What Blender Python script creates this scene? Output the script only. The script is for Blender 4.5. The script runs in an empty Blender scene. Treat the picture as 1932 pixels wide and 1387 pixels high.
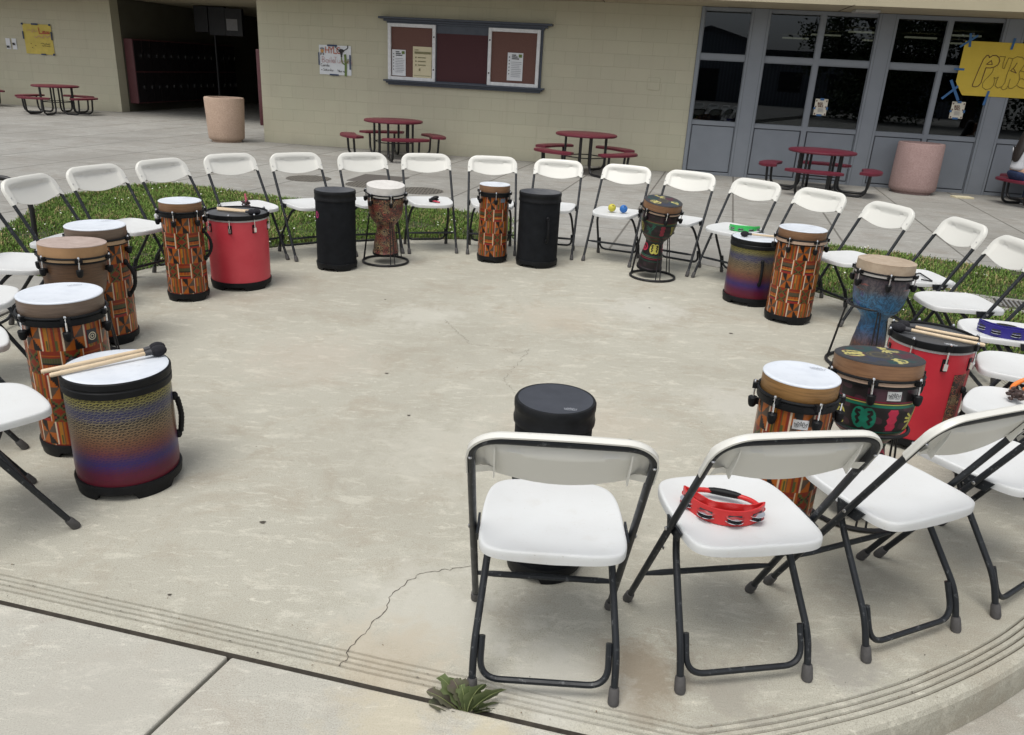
import bpy, math, random
import numpy as np
from mathutils import Vector, Matrix
random.seed(7); rng = np.random.default_rng(7)
C = bpy.context.scene.collection
PI = math.pi
rad = math.radians

# ------------------------------------------------------------------ camera, sky, sun, exposure
cam_d = bpy.data.cameras.new('camera'); cam = bpy.data.objects.new('camera', cam_d); C.objects.link(cam)
F_PX, PITCH, ROLL, CAM_H = 1476.533, -0.3671535, 0.0545336, 1.55016
fw = Vector((0, math.cos(PITCH), math.sin(PITCH))); up0 = Vector((0, -math.sin(PITCH), math.cos(PITCH))); r0 = Vector((1, 0, 0))
c_, s_ = math.cos(ROLL), math.sin(ROLL)
cr = c_*r0 + s_*up0; cu = -s_*r0 + c_*up0
M = Matrix((cr, cu, -fw)).transposed().to_4x4(); M.translation = (0, 0, CAM_H)
cam.matrix_world = M
cam_d.sensor_fit = 'HORIZONTAL'; cam_d.sensor_width = 36; cam_d.lens = F_PX/1932*36
cam_d.clip_start = .05; cam_d.clip_end = 2000
bpy.context.scene.camera = cam

SUN_EL, SUN_AZ = rad(68), rad(212)          # azimuth measured clockwise from +Y
w = bpy.data.worlds.new('World'); bpy.context.scene.world = w; w.use_nodes = True
nt = w.node_tree; nt.nodes.clear()
sky = nt.nodes.new('ShaderNodeTexSky'); sky.sky_type = 'NISHITA'; sky.sun_disc = False
sky.sun_elevation = SUN_EL; sky.sun_rotation = SUN_AZ; sky.air_density = 1.0; sky.dust_density = 3.0
hs = nt.nodes.new('ShaderNodeHueSaturation'); hs.inputs['Saturation'].default_value = .22
bg = nt.nodes.new('ShaderNodeBackground'); bg.inputs['Strength'].default_value = .15
wo = nt.nodes.new('ShaderNodeOutputWorld')
nt.links.new(sky.outputs[0], hs.inputs['Color']); nt.links.new(hs.outputs[0], bg.inputs[0]); nt.links.new(bg.outputs[0], wo.inputs[0])
sd = bpy.data.lights.new('sun', 'SUN'); sd.energy = 1.5; sd.angle = rad(32); sd.color = (1, .955, .88)
so = bpy.data.objects.new('sun', sd); C.objects.link(so)
sdir = Vector((math.sin(SUN_AZ)*math.cos(SUN_EL), math.cos(SUN_AZ)*math.cos(SUN_EL), math.sin(SUN_EL)))
so.rotation_euler = (-sdir).to_track_quat('-Z', 'Y').to_euler(); so.location = (0, 0, 30)
sc = bpy.context.scene
sc.view_settings.view_transform = 'Standard'; sc.view_settings.look = 'None'; sc.view_settings.gamma = 1
sc.view_settings.exposure = 0.22

# ------------------------------------------------------------------ helpers
class MB:
    def __init__(s): s.v = []; s.f = []; s.m = []
    def add(s, vs, fs, mi=0):
        o = len(s.v); s.v += [tuple(v) for v in vs]; s.f += [tuple(i+o for i in f) for f in fs]; s.m += [mi]*len(fs); return s
    def box(s, lo, hi, mi=0, M=None):
        x0, y0, z0 = lo; x1, y1, z1 = hi
        vs = [Vector(p) for p in ((x0,y0,z0),(x1,y0,z0),(x1,y1,z0),(x0,y1,z0),(x0,y0,z1),(x1,y0,z1),(x1,y1,z1),(x0,y1,z1))]
        if M is not None: vs = [M @ v for v in vs]
        return s.add(vs, [(0,3,2,1),(4,5,6,7),(0,1,5,4),(1,2,6,5),(2,3,7,6),(3,0,4,7)], mi)
    def tube(s, pts, r, n=8, closed=False, mi=0, cap=True):
        P = [Vector(p) for p in pts]; k = len(P); R = r if hasattr(r, '__len__') else [r]*k
        T = []
        for i in range(k):
            a = P[i-1] if (i or closed) else P[i]; b = P[(i+1) % k] if (i < k-1 or closed) else P[i]
            t = (b-a); T.append(t.normalized() if t.length > 1e-9 else Vector((0,0,1)))
        u = T[0].orthogonal().normalized(); vs = []
        for i in range(k):
            u = (u - T[i]*u.dot(T[i])); u = u.normalized() if u.length > 1e-6 else T[i].orthogonal().normalized()
            w_ = T[i].cross(u)
            for j in range(n):
                a = 2*PI*j/n; vs.append(P[i] + R[i]*(math.cos(a)*u + math.sin(a)*w_))
        fs = []
        for i in range(k if closed else k-1):
            for j in range(n):
                a = i*n+j; b = i*n+(j+1) % n; i2 = (i+1) % k
                fs.append((a, b, i2*n+(j+1) % n, i2*n+j))
        if cap and not closed: fs += [tuple(range(n))[::-1], tuple((k-1)*n+j for j in range(n))]
        return s.add(vs, fs, mi)
    def lathe(s, prof, n=48, mi=0, c=(0,0,0), a0=0, a1=2*PI):
        full = abs(a1-a0-2*PI) < 1e-6; m = n if full else n+1; vs = []
        for r, z in prof:
            for j in range(m):
                a = a0+(a1-a0)*j/n; vs.append((c[0]+r*math.cos(a), c[1]+r*math.sin(a), c[2]+z))
        fs = []
        for i in range(len(prof)-1):
            for j in range(n):
                b = (j+1) % m; fs.append((i*m+j, i*m+b, (i+1)*m+b, (i+1)*m+j))
        return s.add(vs, fs, mi)
    def ring(s, R, z, r, n=48, k=8, mi=0, c=(0,0)):
        return s.tube([(c[0]+R*math.cos(2*PI*j/n), c[1]+R*math.sin(2*PI*j/n), z) for j in range(n)], r, k, True, mi)
    def ell(s, c, rx, ry, rz, n=14, mi=0, M=None):
        vs = []; fs = []; m = n//2
        for i in range(m+1):
            th = PI*i/m
            for j in range(n):
                a = 2*PI*j/n; p = Vector((rx*math.sin(th)*math.cos(a), ry*math.sin(th)*math.sin(a), rz*math.cos(th)))
                if M is not None: p = M @ p
                vs.append(p+Vector(c))
        for i in range(m):
            for j in range(n): fs.append((i*n+j, (i+1)*n+j, (i+1)*n+(j+1) % n, i*n+(j+1) % n))
        return s.add(vs, fs, mi)
    def poly(s, pts, mi=0):
        return s.add(pts, [tuple(range(len(pts)))], mi)
    def prism(s, pts2, z0, z1, mi=0, M=None):
        k = len(pts2); vs = [Vector((x, y, z0)) for x, y in pts2]+[Vector((x, y, z1)) for x, y in pts2]
        if M is not None: vs = [M @ v for v in vs]
        return s.add(vs, [tuple(range(k))[::-1], tuple(range(k, 2*k))]+[(i, (i+1) % k, k+(i+1) % k, k+i) for i in range(k)], mi)
    def split(s, name, mats, parent=None, gap=.004, **kw):
        # one object per separate piece
        n = len(s.v); p = list(range(n))
        def find(i):
            while p[i] != i: p[i] = p[p[i]]; i = p[i]
            return i
        for f in s.f:
            for i in f[1:]: p[find(i)] = find(f[0])
        isl = {}
        for i in range(n): isl.setdefault(find(i), []).append(i)
        ks = list(isl); bb = [(np.min([s.v[i] for i in isl[k]], 0), np.max([s.v[i] for i in isl[k]], 0)) for k in ks]
        for a in range(len(ks)):
            for b in range(a):
                d = np.maximum(0, np.maximum(bb[a][0]-bb[b][1], bb[b][0]-bb[a][1]))
                if np.linalg.norm(d) <= gap: p[find(ks[a])] = find(ks[b])
        out = {}
        for f, mi in zip(s.f, s.m):
            q = out.setdefault(find(f[0]), (MB(), {})); m, mp = q
            for i in f:
                if i not in mp: mp[i] = len(m.v); m.v.append(s.v[i])
            m.f.append(tuple(mp[i] for i in f)); m.m.append(mi)
        return [m.build(name, mats, parent, **kw) for m, _ in out.values()]
    def build(s, name, mats, parent=None, smooth=False, auto=None, bevel=0):
        me = bpy.data.meshes.new(name); me.from_pydata([tuple(v) for v in s.v], [], s.f)
        for m in (mats if isinstance(mats, (list, tuple)) else [mats]): me.materials.append(m)
        me.polygons.foreach_set('material_index', s.m)
        me.update()
        o = bpy.data.objects.new(name, me); C.objects.link(o)
        if parent is not None: o.parent = parent
        if smooth: shade(o, auto if auto is not None else 40)
        if bevel:
            b = o.modifiers.new('bevel', 'BEVEL'); b.width = bevel; b.segments = 2; b.limit_method = 'ANGLE'; b.angle_limit = rad(40)
        return o

def shade(o, ang=40):
    me = o.data; me.polygons.foreach_set('use_smooth', [True]*len(me.polygons))
    if ang < 180:
        import bmesh
        bm = bmesh.new(); bm.from_mesh(me)
        for e in bm.edges:
            if len(e.link_faces) == 2 and e.calc_face_angle(0) > rad(ang): e.smooth = False
        bm.to_mesh(me); bm.free()

def fillet(pts, r, seg=5):
    P = [Vector(p) for p in pts]; out = [P[0]]
    for i in range(1, len(P)-1):
        a, b, c = P[i-1], P[i], P[i+1]; d1 = (a-b); d2 = (c-b)
        rr = min(r, d1.length*.49, d2.length*.49); p = b+d1.normalized()*rr; q = b+d2.normalized()*rr
        for k in range(seg+1):
            t = k/seg; out.append((1-t)**2*p+2*t*(1-t)*b+t*t*q)
    out.append(P[-1]); return out

def tag(o, label=None, cat=None, group=None, kind=None):
    if label: o['label'] = label
    if cat: o['category'] = cat
    if group: o['group'] = group
    if kind: o['kind'] = kind
    return o
def thing(name, label, cat, loc=(0,0,0), rz=0, group=None, rot=None):
    o = bpy.data.objects.new(name, None); o.empty_display_size = .05; C.objects.link(o)
    o.location = loc; o.rotation_euler = rot if rot else (0, 0, rz)
    return tag(o, label, cat, group)
def dup(root, loc, rz, label=None, group=None):
    r = root.copy(); C.objects.link(r); r.location = loc; r.rotation_euler = (0, 0, rz)
    if label: r['label'] = label
    if group: r['group'] = group
    for ch in list(root.children):
        c = ch.copy(); C.objects.link(c); c.parent = r
        for g in ch.children:
            d = g.copy(); C.objects.link(d); d.parent = c
    return r

# ------------------------------------------------------------------ materials
class NT:
    def __init__(s, name):
        s.m = bpy.data.materials.new(name); s.m.use_nodes = True; s.t = s.m.node_tree; s.b = s.t.nodes['Principled BSDF']
    def n(s, typ, **kw):
        x = s.t.nodes.new(typ)
        for k, v in kw.items():
            if k[0] == '_': setattr(x, k[1:], v)
            else: x.inputs[k.replace('__', ' ')].default_value = v
        return x
    def l(s, a, b): s.t.links.new(a, b); return s
    def coord(s, scale=(1,1,1), rot=(0,0,0), loc=(0,0,0)):
        tc = s.n('ShaderNodeTexCoord'); mp = s.n('ShaderNodeMapping'); mp.inputs['Scale'].default_value = scale; mp.inputs['Rotation'].default_value = rot; mp.inputs['Location'].default_value = loc
        s.l(tc.outputs['Object'], mp.inputs['Vector']); return mp.outputs[0]
    def vary(s):
        # object coordinates shifted by each object's own random number, so that copies are not identical
        tc = s.n('ShaderNodeTexCoord'); oi = s.n('ShaderNodeObjectInfo'); va = s.n('ShaderNodeVectorMath', _operation='ADD'); mu = s.math('MULTIPLY', oi.outputs['Random'], 37.0)
        s.l(tc.outputs['Object'], va.inputs[0]); s.l(mu, va.inputs[1]); return va.outputs[0]
    def noise(s, vec, scale, detail=4, rough=.55, dist=0):
        x = s.n('ShaderNodeTexNoise', Scale=scale, Detail=detail, Roughness=rough, Distortion=dist)
        if vec is not None: s.l(vec, x.inputs['Vector'])
        return x.outputs['Fac']
    def ramp(s, fac, stops, interp='LINEAR'):
        x = s.n('ShaderNodeValToRGB'); e = x.color_ramp.elements; x.color_ramp.interpolation = interp
        while len(e) < len(stops): e.new(.5)
        for i, (p, c) in enumerate(stops):
            e[i].position = p; e[i].color = tuple(c)[:3]+(1,) if hasattr(c, '__len__') else (c, c, c, 1)
        s.l(fac, x.inputs[0]); return x.outputs[0]
    def mix(s, fac, a, b, mode='MIX'):
        x = s.n('ShaderNodeMix', _data_type='RGBA', _blend_type=mode)
        for sock, v in ((0, fac), (6, a), (7, b)):
            if hasattr(v, 'is_linked') or isinstance(v, bpy.types.NodeSocket): s.l(v, x.inputs[sock])
            elif hasattr(v, '__len__'): x.inputs[sock].default_value = tuple(v)[:3]+(1,)
            else: x.inputs[sock].default_value = v
        return x.outputs[2]
    def math(s, op, a, b=None, c=None):
        x = s.n('ShaderNodeMath', _operation=op)
        for i, v in enumerate((a, b, c)):
            if v is None: continue
            if isinstance(v, bpy.types.NodeSocket): s.l(v, x.inputs[i])
            else: x.inputs[i].default_value = v
        return x.outputs[0]
    def bump(s, h, strength=.3, dist=.01, normal=None):
        x = s.n('ShaderNodeBump', Strength=strength, Distance=dist); s.l(h, x.inputs['Height'])
        if normal is not None: s.l(normal, x.inputs['Normal'])
        return x.outputs[0]
    def out(s, color=None, rough=None, normal=None, metallic=None, spec=None, coat=None):
        for k, v in (('Base Color', color), ('Roughness', rough), ('Normal', normal), ('Metallic', metallic), ('Specular IOR Level', spec), ('Coat Weight', coat)):
            if v is None: continue
            if isinstance(v, bpy.types.NodeSocket): s.l(v, s.b.inputs[k])
            elif hasattr(v, '__len__'): s.b.inputs[k].default_value = tuple(v)[:3]+(1,)
            else: s.b.inputs[k].default_value = v
        return s.m

def flat(name, col, rough=.5, metal=0, var=.12, vs=18, bump=.0, bs=200, spec=None):
    n = NT(name); v = n.coord(); f = n.noise(v, vs, 5)
    c = n.ramp(f, [(.25, [x*(1-var) for x in col]), (.75, [min(1, x*(1+var)) for x in col])])
    r = n.ramp(n.noise(v, vs*1.7, 3), [(.3, max(0, rough-.06)), (.7, min(1, rough+.06))])
    nm = n.bump(n.noise(v, bs, 3), bump, .002) if bump else None
    return n.out(c, r, nm, metal, spec)

M_white = flat('white_plastic', (.66,.655,.608), .38, var=.035, vs=5, bump=.06, bs=260)
def worn_white():
    n = NT('white_plastic_seat'); v = n.vary()
    c = n.mix(n.ramp(n.noise(v, 4, 5), [(.35, 0), (.7, 1)]), (.635,.650,.650), (.59,.60,.596))
    gr = n.ramp(n.noise(v, 11, 6, .7), [(.56, 0), (.70, .45)]); c = n.mix(gr, c, (.56,.555,.53))
    sp = n.ramp(n.noise(v, 190, 2), [(.725, 0), (.76, 1)])
    mp = n.n('ShaderNodeMapping'); mp.inputs['Scale'].default_value = (9, 70, 9); mp.inputs['Rotation'].default_value = (0, 0, .5); n.l(v, mp.inputs['Vector']); sc_ = n.ramp(n.noise(mp.outputs[0], 2.5, 4, .7), [(.62, 0), (.70, .5)])
    c = n.mix(sp, c, (.40,.38,.34)); c = n.mix(sc_, c, (.58,.57,.545))
    return n.out(c, .5, n.bump(n.noise(v, 240, 2), .06, .002), None, .35)
M_seat = worn_white()
def tube_mat():
    n = NT('charcoal_painted_tube'); v = n.coord()
    c = n.mix(n.ramp(n.noise(n.vary(), 48, 5, .65), [(.60, 0), (.67, 1)]), (.014,.0165,.020), (.085,.09,.095))
    return n.out(c, n.ramp(n.noise(v, 30, 3), [(.3, .33), (.7, .5)]), n.bump(n.noise(v, 120, 2), .08, .002), .0, .35)
M_tube = tube_mat()
M_rubber = flat('grey_rubber', (.075,.072,.072), .7, var=.25, vs=60)
M_black = flat('black_plastic', (.0085,.0092,.0105), .5, var=.3, vs=25, bump=.1, bs=300, spec=.18)
M_blackmat = flat('black_fabric_shell', (.0085,.0098,.012), .75, var=.3, vs=14, bump=.22, bs=420, spec=.15)
M_blackhead = flat('black_drum_film', (.030,.034,.045), .42, var=.22, vs=9)
M_greyhead = flat('charcoal_drum_film', (.06,.063,.068), .5, var=.2, vs=9)
M_chrome = flat('chrome', (.75,.76,.78), .16, 1, var=.05)
M_rivet = flat('steel_rivet', (.5,.5,.5), .3, 1)
M_iron = flat('black_iron_rod', (.016,.016,.018), .5, .3, var=.4, vs=40)
def whitehead():
    n = NT('white_drum_film'); v = n.coord()
    c = n.mix(n.ramp(n.noise(v, 14, 6), [(.45, 0), (.8, 1)]), (.64,.68,.735), (.54,.58,.64))
    c = n.mix(n.ramp(n.noise(v, 55, 3), [(.68, 0), (.74, .5)]), c, (.45,.46,.48))
    return n.out(c, .36)
M_whitehead = whitehead()
def skin(name, a, b, sc_=16):
    n = NT(name); v = n.coord()
    c = n.mix(n.ramp(n.noise(v, sc_, 7, .65), [(.32, 0), (.7, 1)]), a, b)
    return n.out(c, .6, n.bump(n.noise(v, 90, 4), .15, .003))
M_skintan = skin('tan_drum_skin', (.33,.25,.175), (.46,.375,.28))
M_skinbrown = skin('greyish_brown_drum_skin', (.32,.245,.205), (.46,.37,.33))
M_skinwhite = skin('off_white_drum_skin', (.55,.53,.50), (.68,.66,.63))
def wood(name, a, b, z=14):
    n = NT(name); v = n.coord((6, 6, 90)); f = n.noise(v, 2.2, 6, .6, .4)
    c = n.mix(n.ramp(f, [(.3, 0), (.7, 1)]), a, b)
    return n.out(c, .5, n.bump(f, .12, .003))
M_collar = wood('brown_wood_hoop', (.155,.077,.038), (.26,.14,.07))
M_collar_grey = wood('grey_brown_wood_hoop', (.115,.082,.06), (.19,.135,.098))
M_collar_gold = wood('golden_wood_hoop', (.17,.085,.025), (.33,.18,.06))
M_collar_pink = wood('pale_wood_hoop', (.36,.25,.18), (.48,.35,.26))
M_collar_white = flat('off_white_hoop', (.52,.50,.47), .45, var=.1)
M_brownshell = wood('brown_drum_shell', (.062,.033,.018), (.125,.066,.032))
M_stick = wood('pale_birch_stick', (.55,.42,.27), (.70,.57,.40))
M_mallet = flat('black_felt', (.012,.012,.016), .95, var=.3, vs=60, bump=.5, bs=350)
M_grip = flat('dark_grey_sleeve', (.05,.05,.055), .6)
def redshell(nm, a, b2):
    n = NT(nm); v = n.coord()
    c = n.mix(n.ramp(n.noise(v, 7, 5), [(.3, 0), (.75, 1)]), a, b2)
    s1 = n.ramp(n.noise(n.coord((40, 40, 8), (.5, .3, 0)), 2.0, 4, .7), [(.70, 0), (.76, .5)])
    c = n.mix(s1, c, (.66,.26,.25))
    return n.out(c, .42, n.bump(n.noise(v, 150, 3), .1, .003))
M_red = redshell('red_drum_shell', (.46,.016,.032), (.54,.026,.042)); M_redfaded = redshell('faded_red_drum_shell', (.49,.036,.055), (.56,.060,.078))
M_badge = flat('brushed_badge', (.62,.63,.64), .35, .6, var=.1, vs=60)
M_ink = flat('dark_ink', (.025,.025,.03), .6)
M_greyink = flat('grey_ink', (.36,.38,.42), .6)
M_whiteink = flat('white_ink', (.62,.64,.67), .6)
def pat_mat(name, rough=.38):
    n = NT(name); a = n.n('ShaderNodeAttribute', _attribute_name='pattern'); v = n.coord()
    c = n.mix(n.ramp(n.noise(v, 40, 4), [(.3, 0), (.7, .22)]), a.outputs['Color'], (.02,.02,.02))
    return n.out(c, rough, n.bump(n.noise(v, 160, 2), .05, .002), None, .28)
M_pat = pat_mat('printed_pattern_shell', .33)
M_pathead = pat_mat('printed_drum_film', .5)
def ornate():
    n = NT('ornate_carved_shell'); v = n.coord()
    vo = n.n('ShaderNodeTexVoronoi', Scale=26); n.l(v, vo.inputs['Vector'])
    rings = n.ramp(n.math('SINE', n.math('MULTIPLY', vo.outputs['Distance'], 34)), [(.15, 0), (.42, 1)])
    zone = n.noise(n.coord((1, 1, 1.6)), 9, 4, .6, .6)
    c1 = n.ramp(zone, [(.41, (.40,.29,.15)), (.48, (.34,.19,.09)), (.53, (.34,.075,.05)), (.63, (.20,.045,.035)), (.71, (.08,.06,.06))])
    dk = n.ramp(n.noise(v, 38, 3, .5, 1.5), [(.39, 1), (.45, 0)])
    c = n.mix(rings, (.025,.018,.016), c1); c = n.mix(dk, c, (.03,.022,.02))
    return n.out(c, .45, n.bump(n.noise(v, 60, 3), .1, .004))
M_ornate = ornate()
def tiedye():
    n = NT('blue_tie_dye_shell'); v = n.coord(); tc = n.n('ShaderNodeTexCoord'); sx = n.n('ShaderNodeSeparateXYZ'); n.l(tc.outputs['Object'], sx.inputs[0])
    nz = n.noise(v, 7, 5, .6, .8); zz = n.math('ADD', sx.outputs['Z'], n.math('MULTIPLY', n.math('SUBTRACT', nz, .5), .12))
    c = n.ramp(zz, [(.08, (.10,.045,.03)), (.17, (.02,.09,.20)), (.30, (.025,.16,.34)), (.375, (.05,.14,.24)), (.42, (.085,.08,.085)), (.49, (.075,.055,.065)), (.56, (.085,.03,.04))])
    vein = n.ramp(n.noise(n.coord((1, 1, .6), (.4, .3, 0)), 16, 6, .7, 2.2), [(.44, 0), (.495, 1), (.51, 1), (.56, 0)])
    c = n.mix(n.math('MULTIPLY', vein, .8), c, (.015,.018,.03))
    st = n.ramp(n.noise(n.coord((3, 3, 22), (.55, .5, 0)), 2.5, 4), [(.62, 0), (.68, 1)])
    top = n.ramp(zz, [(.40, 0), (.44, 1)])
    c = n.mix(n.math('MULTIPLY', n.math('MULTIPLY', st, top), .7), c, (.30,.08,.06))
    pu = n.ramp(n.noise(v, 5, 3), [(.60, 0), (.68, .8)]); c = n.mix(n.math('MULTIPLY', pu, n.ramp(zz, [(.36, 1), (.42, 0)])), c, (.14,.03,.24))
    return n.out(c, .38)
M_tiedye = tiedye()

def concrete(name, a, b, joints=False, big=1.0, stains=()):
    n = NT(name); v = n.coord()
    c = n.mix(n.ramp(n.noise(v, .9*big, 6, .6), [(.3, 0), (.7, 1)]), a, b)
    m2 = n.noise(n.coord((1.0, 2.4, 1), (0, 0, .25)), 5.0, 8, .78, .5)
    c = n.mix(n.ramp(m2, [(.53, 0), (.62, .8)]), c, [min(1, x*1.22) for x in b])
    m3 = n.noise(v, 2.4, 8, .72, .4); c = n.mix(n.ramp(m3, [(.50, 0), (.64, .7)]), c, [a[0]*.90, a[1]*.84, a[2]*.80])
    m4 = n.noise(n.coord((1.0, 3.0, 1), (0, 0, .2), (3, 1, 0)), 12, 7, .78, .9); c = n.mix(n.ramp(m4, [(.57, 0), (.65, .75)]), c, [min(1, x*1.36) for x in b])
    m6 = n.noise(n.coord((1,1,1),(0,0,0),(7,3,0)), .55, 6, .66, .4); c = n.mix(n.ramp(m6, [(.48, 0), (.64, .6 if joints else .45)]), c, [a[0]*.80, a[1]*.78, a[2]*.76])
    m5 = n.noise(v, 38, 3, .6); c = n.mix(n.ramp(m5, [(.30, .4), (.40, 0)]), c, [x*.72 for x in a])
    g = n.noise(v, 260, 3, .6); c = n.mix(n.ramp(g, [(.3, .6), (.5, 0)]), c, [x*.5 for x in a]); c = n.mix(n.ramp(g, [(.56, 0), (.72, .45)]), c, [min(1, x*1.3) for x in b])
    gum = n.n('ShaderNodeTexVoronoi', Scale=1.3); n.l(v, gum.inputs['Vector'])
    c = n.mix(n.ramp(gum.outputs['Distance'], [(.010, .75), (.016, 0)]), c, [x*.3 for x in a])
    for (sx, sy, sr, col, amt) in stains:
        tc = n.n('ShaderNodeTexCoord'); vm = n.n('ShaderNodeVectorMath', _operation='DISTANCE'); n.l(tc.outputs['Object'], vm.inputs[0]); vm.inputs[1].default_value = (sx, sy, 0)
        dd = n.math('ADD', n.math('DIVIDE', vm.outputs['Value'], sr), n.math('MULTIPLY', n.math('SUBTRACT', n.noise(v, 9, 8, .75, .4), .5), 2.6))
        c = n.mix(n.ramp(dd, [(.30, amt), (.95, 0)]), c, col)
    h = n.math('ADD', n.math('MULTIPLY', g, .5), n.math('MULTIPLY', n.noise(v, 45, 4), .5))
    nm = n.bump(h, .28, .004)
    if joints:
        tc = n.n('ShaderNodeTexCoord'); s = n.n('ShaderNodeSeparateXYZ'); n.l(tc.outputs['Object'], s.inputs[0]); X, Y = s.outputs['X'], s.outputs['Y']
        wob = n.math('MULTIPLY', n.math('SUBTRACT', n.noise(v, 5, 3), .5), .008)
        ja = n.math('ADD', n.math('DIVIDE', n.math('SUBTRACT', X, n.math('ADD', n.math('MULTIPLY', Y, .245), -2.09)), 1.16), wob)
        jb = n.math('ADD', n.math('DIVIDE', n.math('SUBTRACT', n.math('ADD', Y, n.math('MULTIPLY', X, .18)), 8.46), 1.45), wob)
        la = n.math('ABSOLUTE', n.math('SUBTRACT', n.math('FRACT', n.math('ADD', ja, .5)), .5))
        lb = n.math('ABSOLUTE', n.math('SUBTRACT', n.math('FRACT', n.math('ADD', jb, .5)), .5))
        k = n.math('MAXIMUM', n.ramp(la, [(.007, 1), (.012, 0)]), n.math('MULTIPLY', n.ramp(lb, [(.0045, 1), (.008, 0)]), .8))
        k = n.math('MULTIPLY', k, n.ramp(n.math('DIVIDE', Y, 20), [(.30, 0), (.33, 1)]))
        c = n.mix(n.math('MULTIPLY', k, .72), c, (.085,.078,.066))
        sid = n.math('ADD', n.math('FLOOR', n.math('ADD', ja, 0.0)), n.math('MULTIPLY', n.math('FLOOR', jb), 7.3))
        wn = n.n('ShaderNodeTexWhiteNoise', _noise_dimensions='1D'); n.l(sid, wn.inputs['W'])
        c = n.mix(1.0, c, n.ramp(wn.outputs['Value'], [(0, .90), (1, 1.0)]), 'MULTIPLY')
        nm = n.bump(n.math('SUBTRACT', 1.0, k), .6, .006, nm)
    return n.out(c, n.ramp(n.noise(v, 8, 3), [(.3, .78), (.7, .92)]), nm, None, .25)
M_plat = concrete('platform_concrete', (.392,.378,.316), (.445,.431,.366), stains=[(-.22,1.93,.34,(.50,.49,.43),.7), (.40,1.72,.20,(.25,.205,.15),.75), (.16,1.68,.22,(.50,.49,.44),.7), (.62,1.66,.16,(.28,.265,.23),.6), (1.0,1.80,.15,(.27,.26,.235),.6), (-.3,1.72,.25,(.42,.35,.25),.45), (-.6,4.9,.35,(.50,.49,.43),.6), (.9,5.3,.4,(.51,.50,.45),.6), (.3,5.0,.45,(.46,.40,.32),.35), (-.25,3.0,.45,(.49,.475,.41),.5), (.35,3.3,.5,(.44,.385,.31),.4), (-1.1,4.0,.5,(.44,.39,.325),.4), (1.15,3.7,.3,(.5,.49,.44),.5)])
M_pave = concrete('pavement_concrete', (.285,.280,.258), (.35,.343,.316), True, .55)
M_slab = concrete('slab_concrete', (.43,.42,.37), (.48,.468,.41), stains=[(-.25,1.50,.20,(.50,.44,.31),.5), (.0,1.45,.14,(.52,.46,.32),.6), (-1.0,1.5,.3,(.40,.385,.34),.5)])
M_low = concrete('lower_ground_concrete', (.36,.35,.31), (.43,.42,.38), stains=[(1.35,1.62,.12,(.52,.51,.47),.7), (1.30,1.72,.07,(.2,.19,.17),.6)])
M_dirt = flat('dark_joint_dirt', (.052,.045,.036), .95, var=.4, vs=40)
M_crack = flat('crack_dirt', (.07,.06,.048), .95, var=.5, vs=60)

# ------------------------------------------------------------------ ground, platform, pavement
PC = Vector((-.0835, 4.386, 0)); RP = 3.005; CH_A = rad(257.4); CH_D = 2.743; LOW0, LOW1 = rad(281.7), rad(322)
def rplat(a, d=0):
    r = RP-d; dc = math.cos(a-CH_A)
    if dc > .2: r = min(r, (CH_D-d)/dc)
    return r
mb = MB(); mb.poly([(-300, -300, -.135), (300, -300, -.135), (300, 300, -.135), (-300, 300, -.135)])
tag(mb.build('ground', M_low), kind='structure')
# the round platform: rings of offset from its edge, grooves cut near the edge
prof = [(0, -.134), (.0005, -.05), (.003, -.025), (.010, -.011), (.022, -.003), (.031, 0)]
for g in (.040, .060, .080, .100): prof += [(g-.0042, 0), (g-.002, -.006), (g+.002, -.006), (g+.0042, 0)]
prof += [(.13, 0), (.4, 0), (1.2, 0)]
NA = 540; vs = []; fs = []; mi = []
for k, (d, z) in enumerate(prof):
    for j in range(NA):
        a = 2*PI*j/NA; r = rplat(a, d) if d < 1 else RP*.55
        deg = math.degrees(a); gz = z if not (12 < deg < 166 and d > .034) else 0
        wv = .0006*math.sin(37*a)+.0003*math.sin(83*a+1) if .035 < d < .11 else 0
        vs.append((PC.x+(r+wv)*math.cos(a), PC.y+(r+wv)*math.sin(a), gz))
mb = MB(); fs = [(k*NA+j, k*NA+(j+1) % NA, (k+1)*NA+(j+1) % NA, (k+1)*NA+j) for k in range(len(prof)-1) for j in range(NA)]
lowa = lambda j: LOW0-.02 < 2*PI*j/NA < LOW1
mis = [1 if prof[k][1] == -.006 and prof[k+1][1] == -.006 else (2 if k < 3 and not lowa(j) else 0) for k in range(len(prof)-1) for j in range(NA)]
fs.append(tuple((len(prof)-1)*NA+j for j in range(NA))); mis.append(0)
mb.add(vs, fs); mb.m = mis
M_groove = flat('groove_dirt', (.085,.073,.055), .95, var=.35, vs=30)
plat = tag(mb.build('platform', [M_plat, M_groove, M_dirt]), kind='structure')
def crack(pts, w0=.003, jag=.006, seed=1):
    r = random.Random(seed); P = [Vector((x, y, 0)) for x, y in pts]; Q = []
    for a, b in zip(P[:-1], P[1:]):
        k = max(3, int((b-a).length/.012)); nrm = Vector((-(b-a).y, (b-a).x, 0)).normalized()
        for i in range(k): Q.append(a.lerp(b, i/k)+nrm*r.uniform(-jag, jag))
    Q.append(P[-1]); m = MB(); L = []
    for i, q in enumerate(Q):
        t = (Q[min(i+1, len(Q)-1)]-Q[max(i-1, 0)]).normalized(); nn = Vector((-t.y, t.x, 0)); ww = w0*r.uniform(.25, 1)
        L += [q+nn*ww/2+Vector((0, 0, .0012)), q-nn*ww/2+Vector((0, 0, .0012))]
    m.add(L, [(2*i, 2*i+1, 2*i+3, 2*i+2) for i in range(len(Q)-1)])
    return m.build('crack', M_crack, plat)
crack([(-.42,1.69), (-.41,1.77), (-.35,1.91), (-.33,2.03), (-.26,2.12), (-.10,2.18)], .0033, .007, 2)
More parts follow.
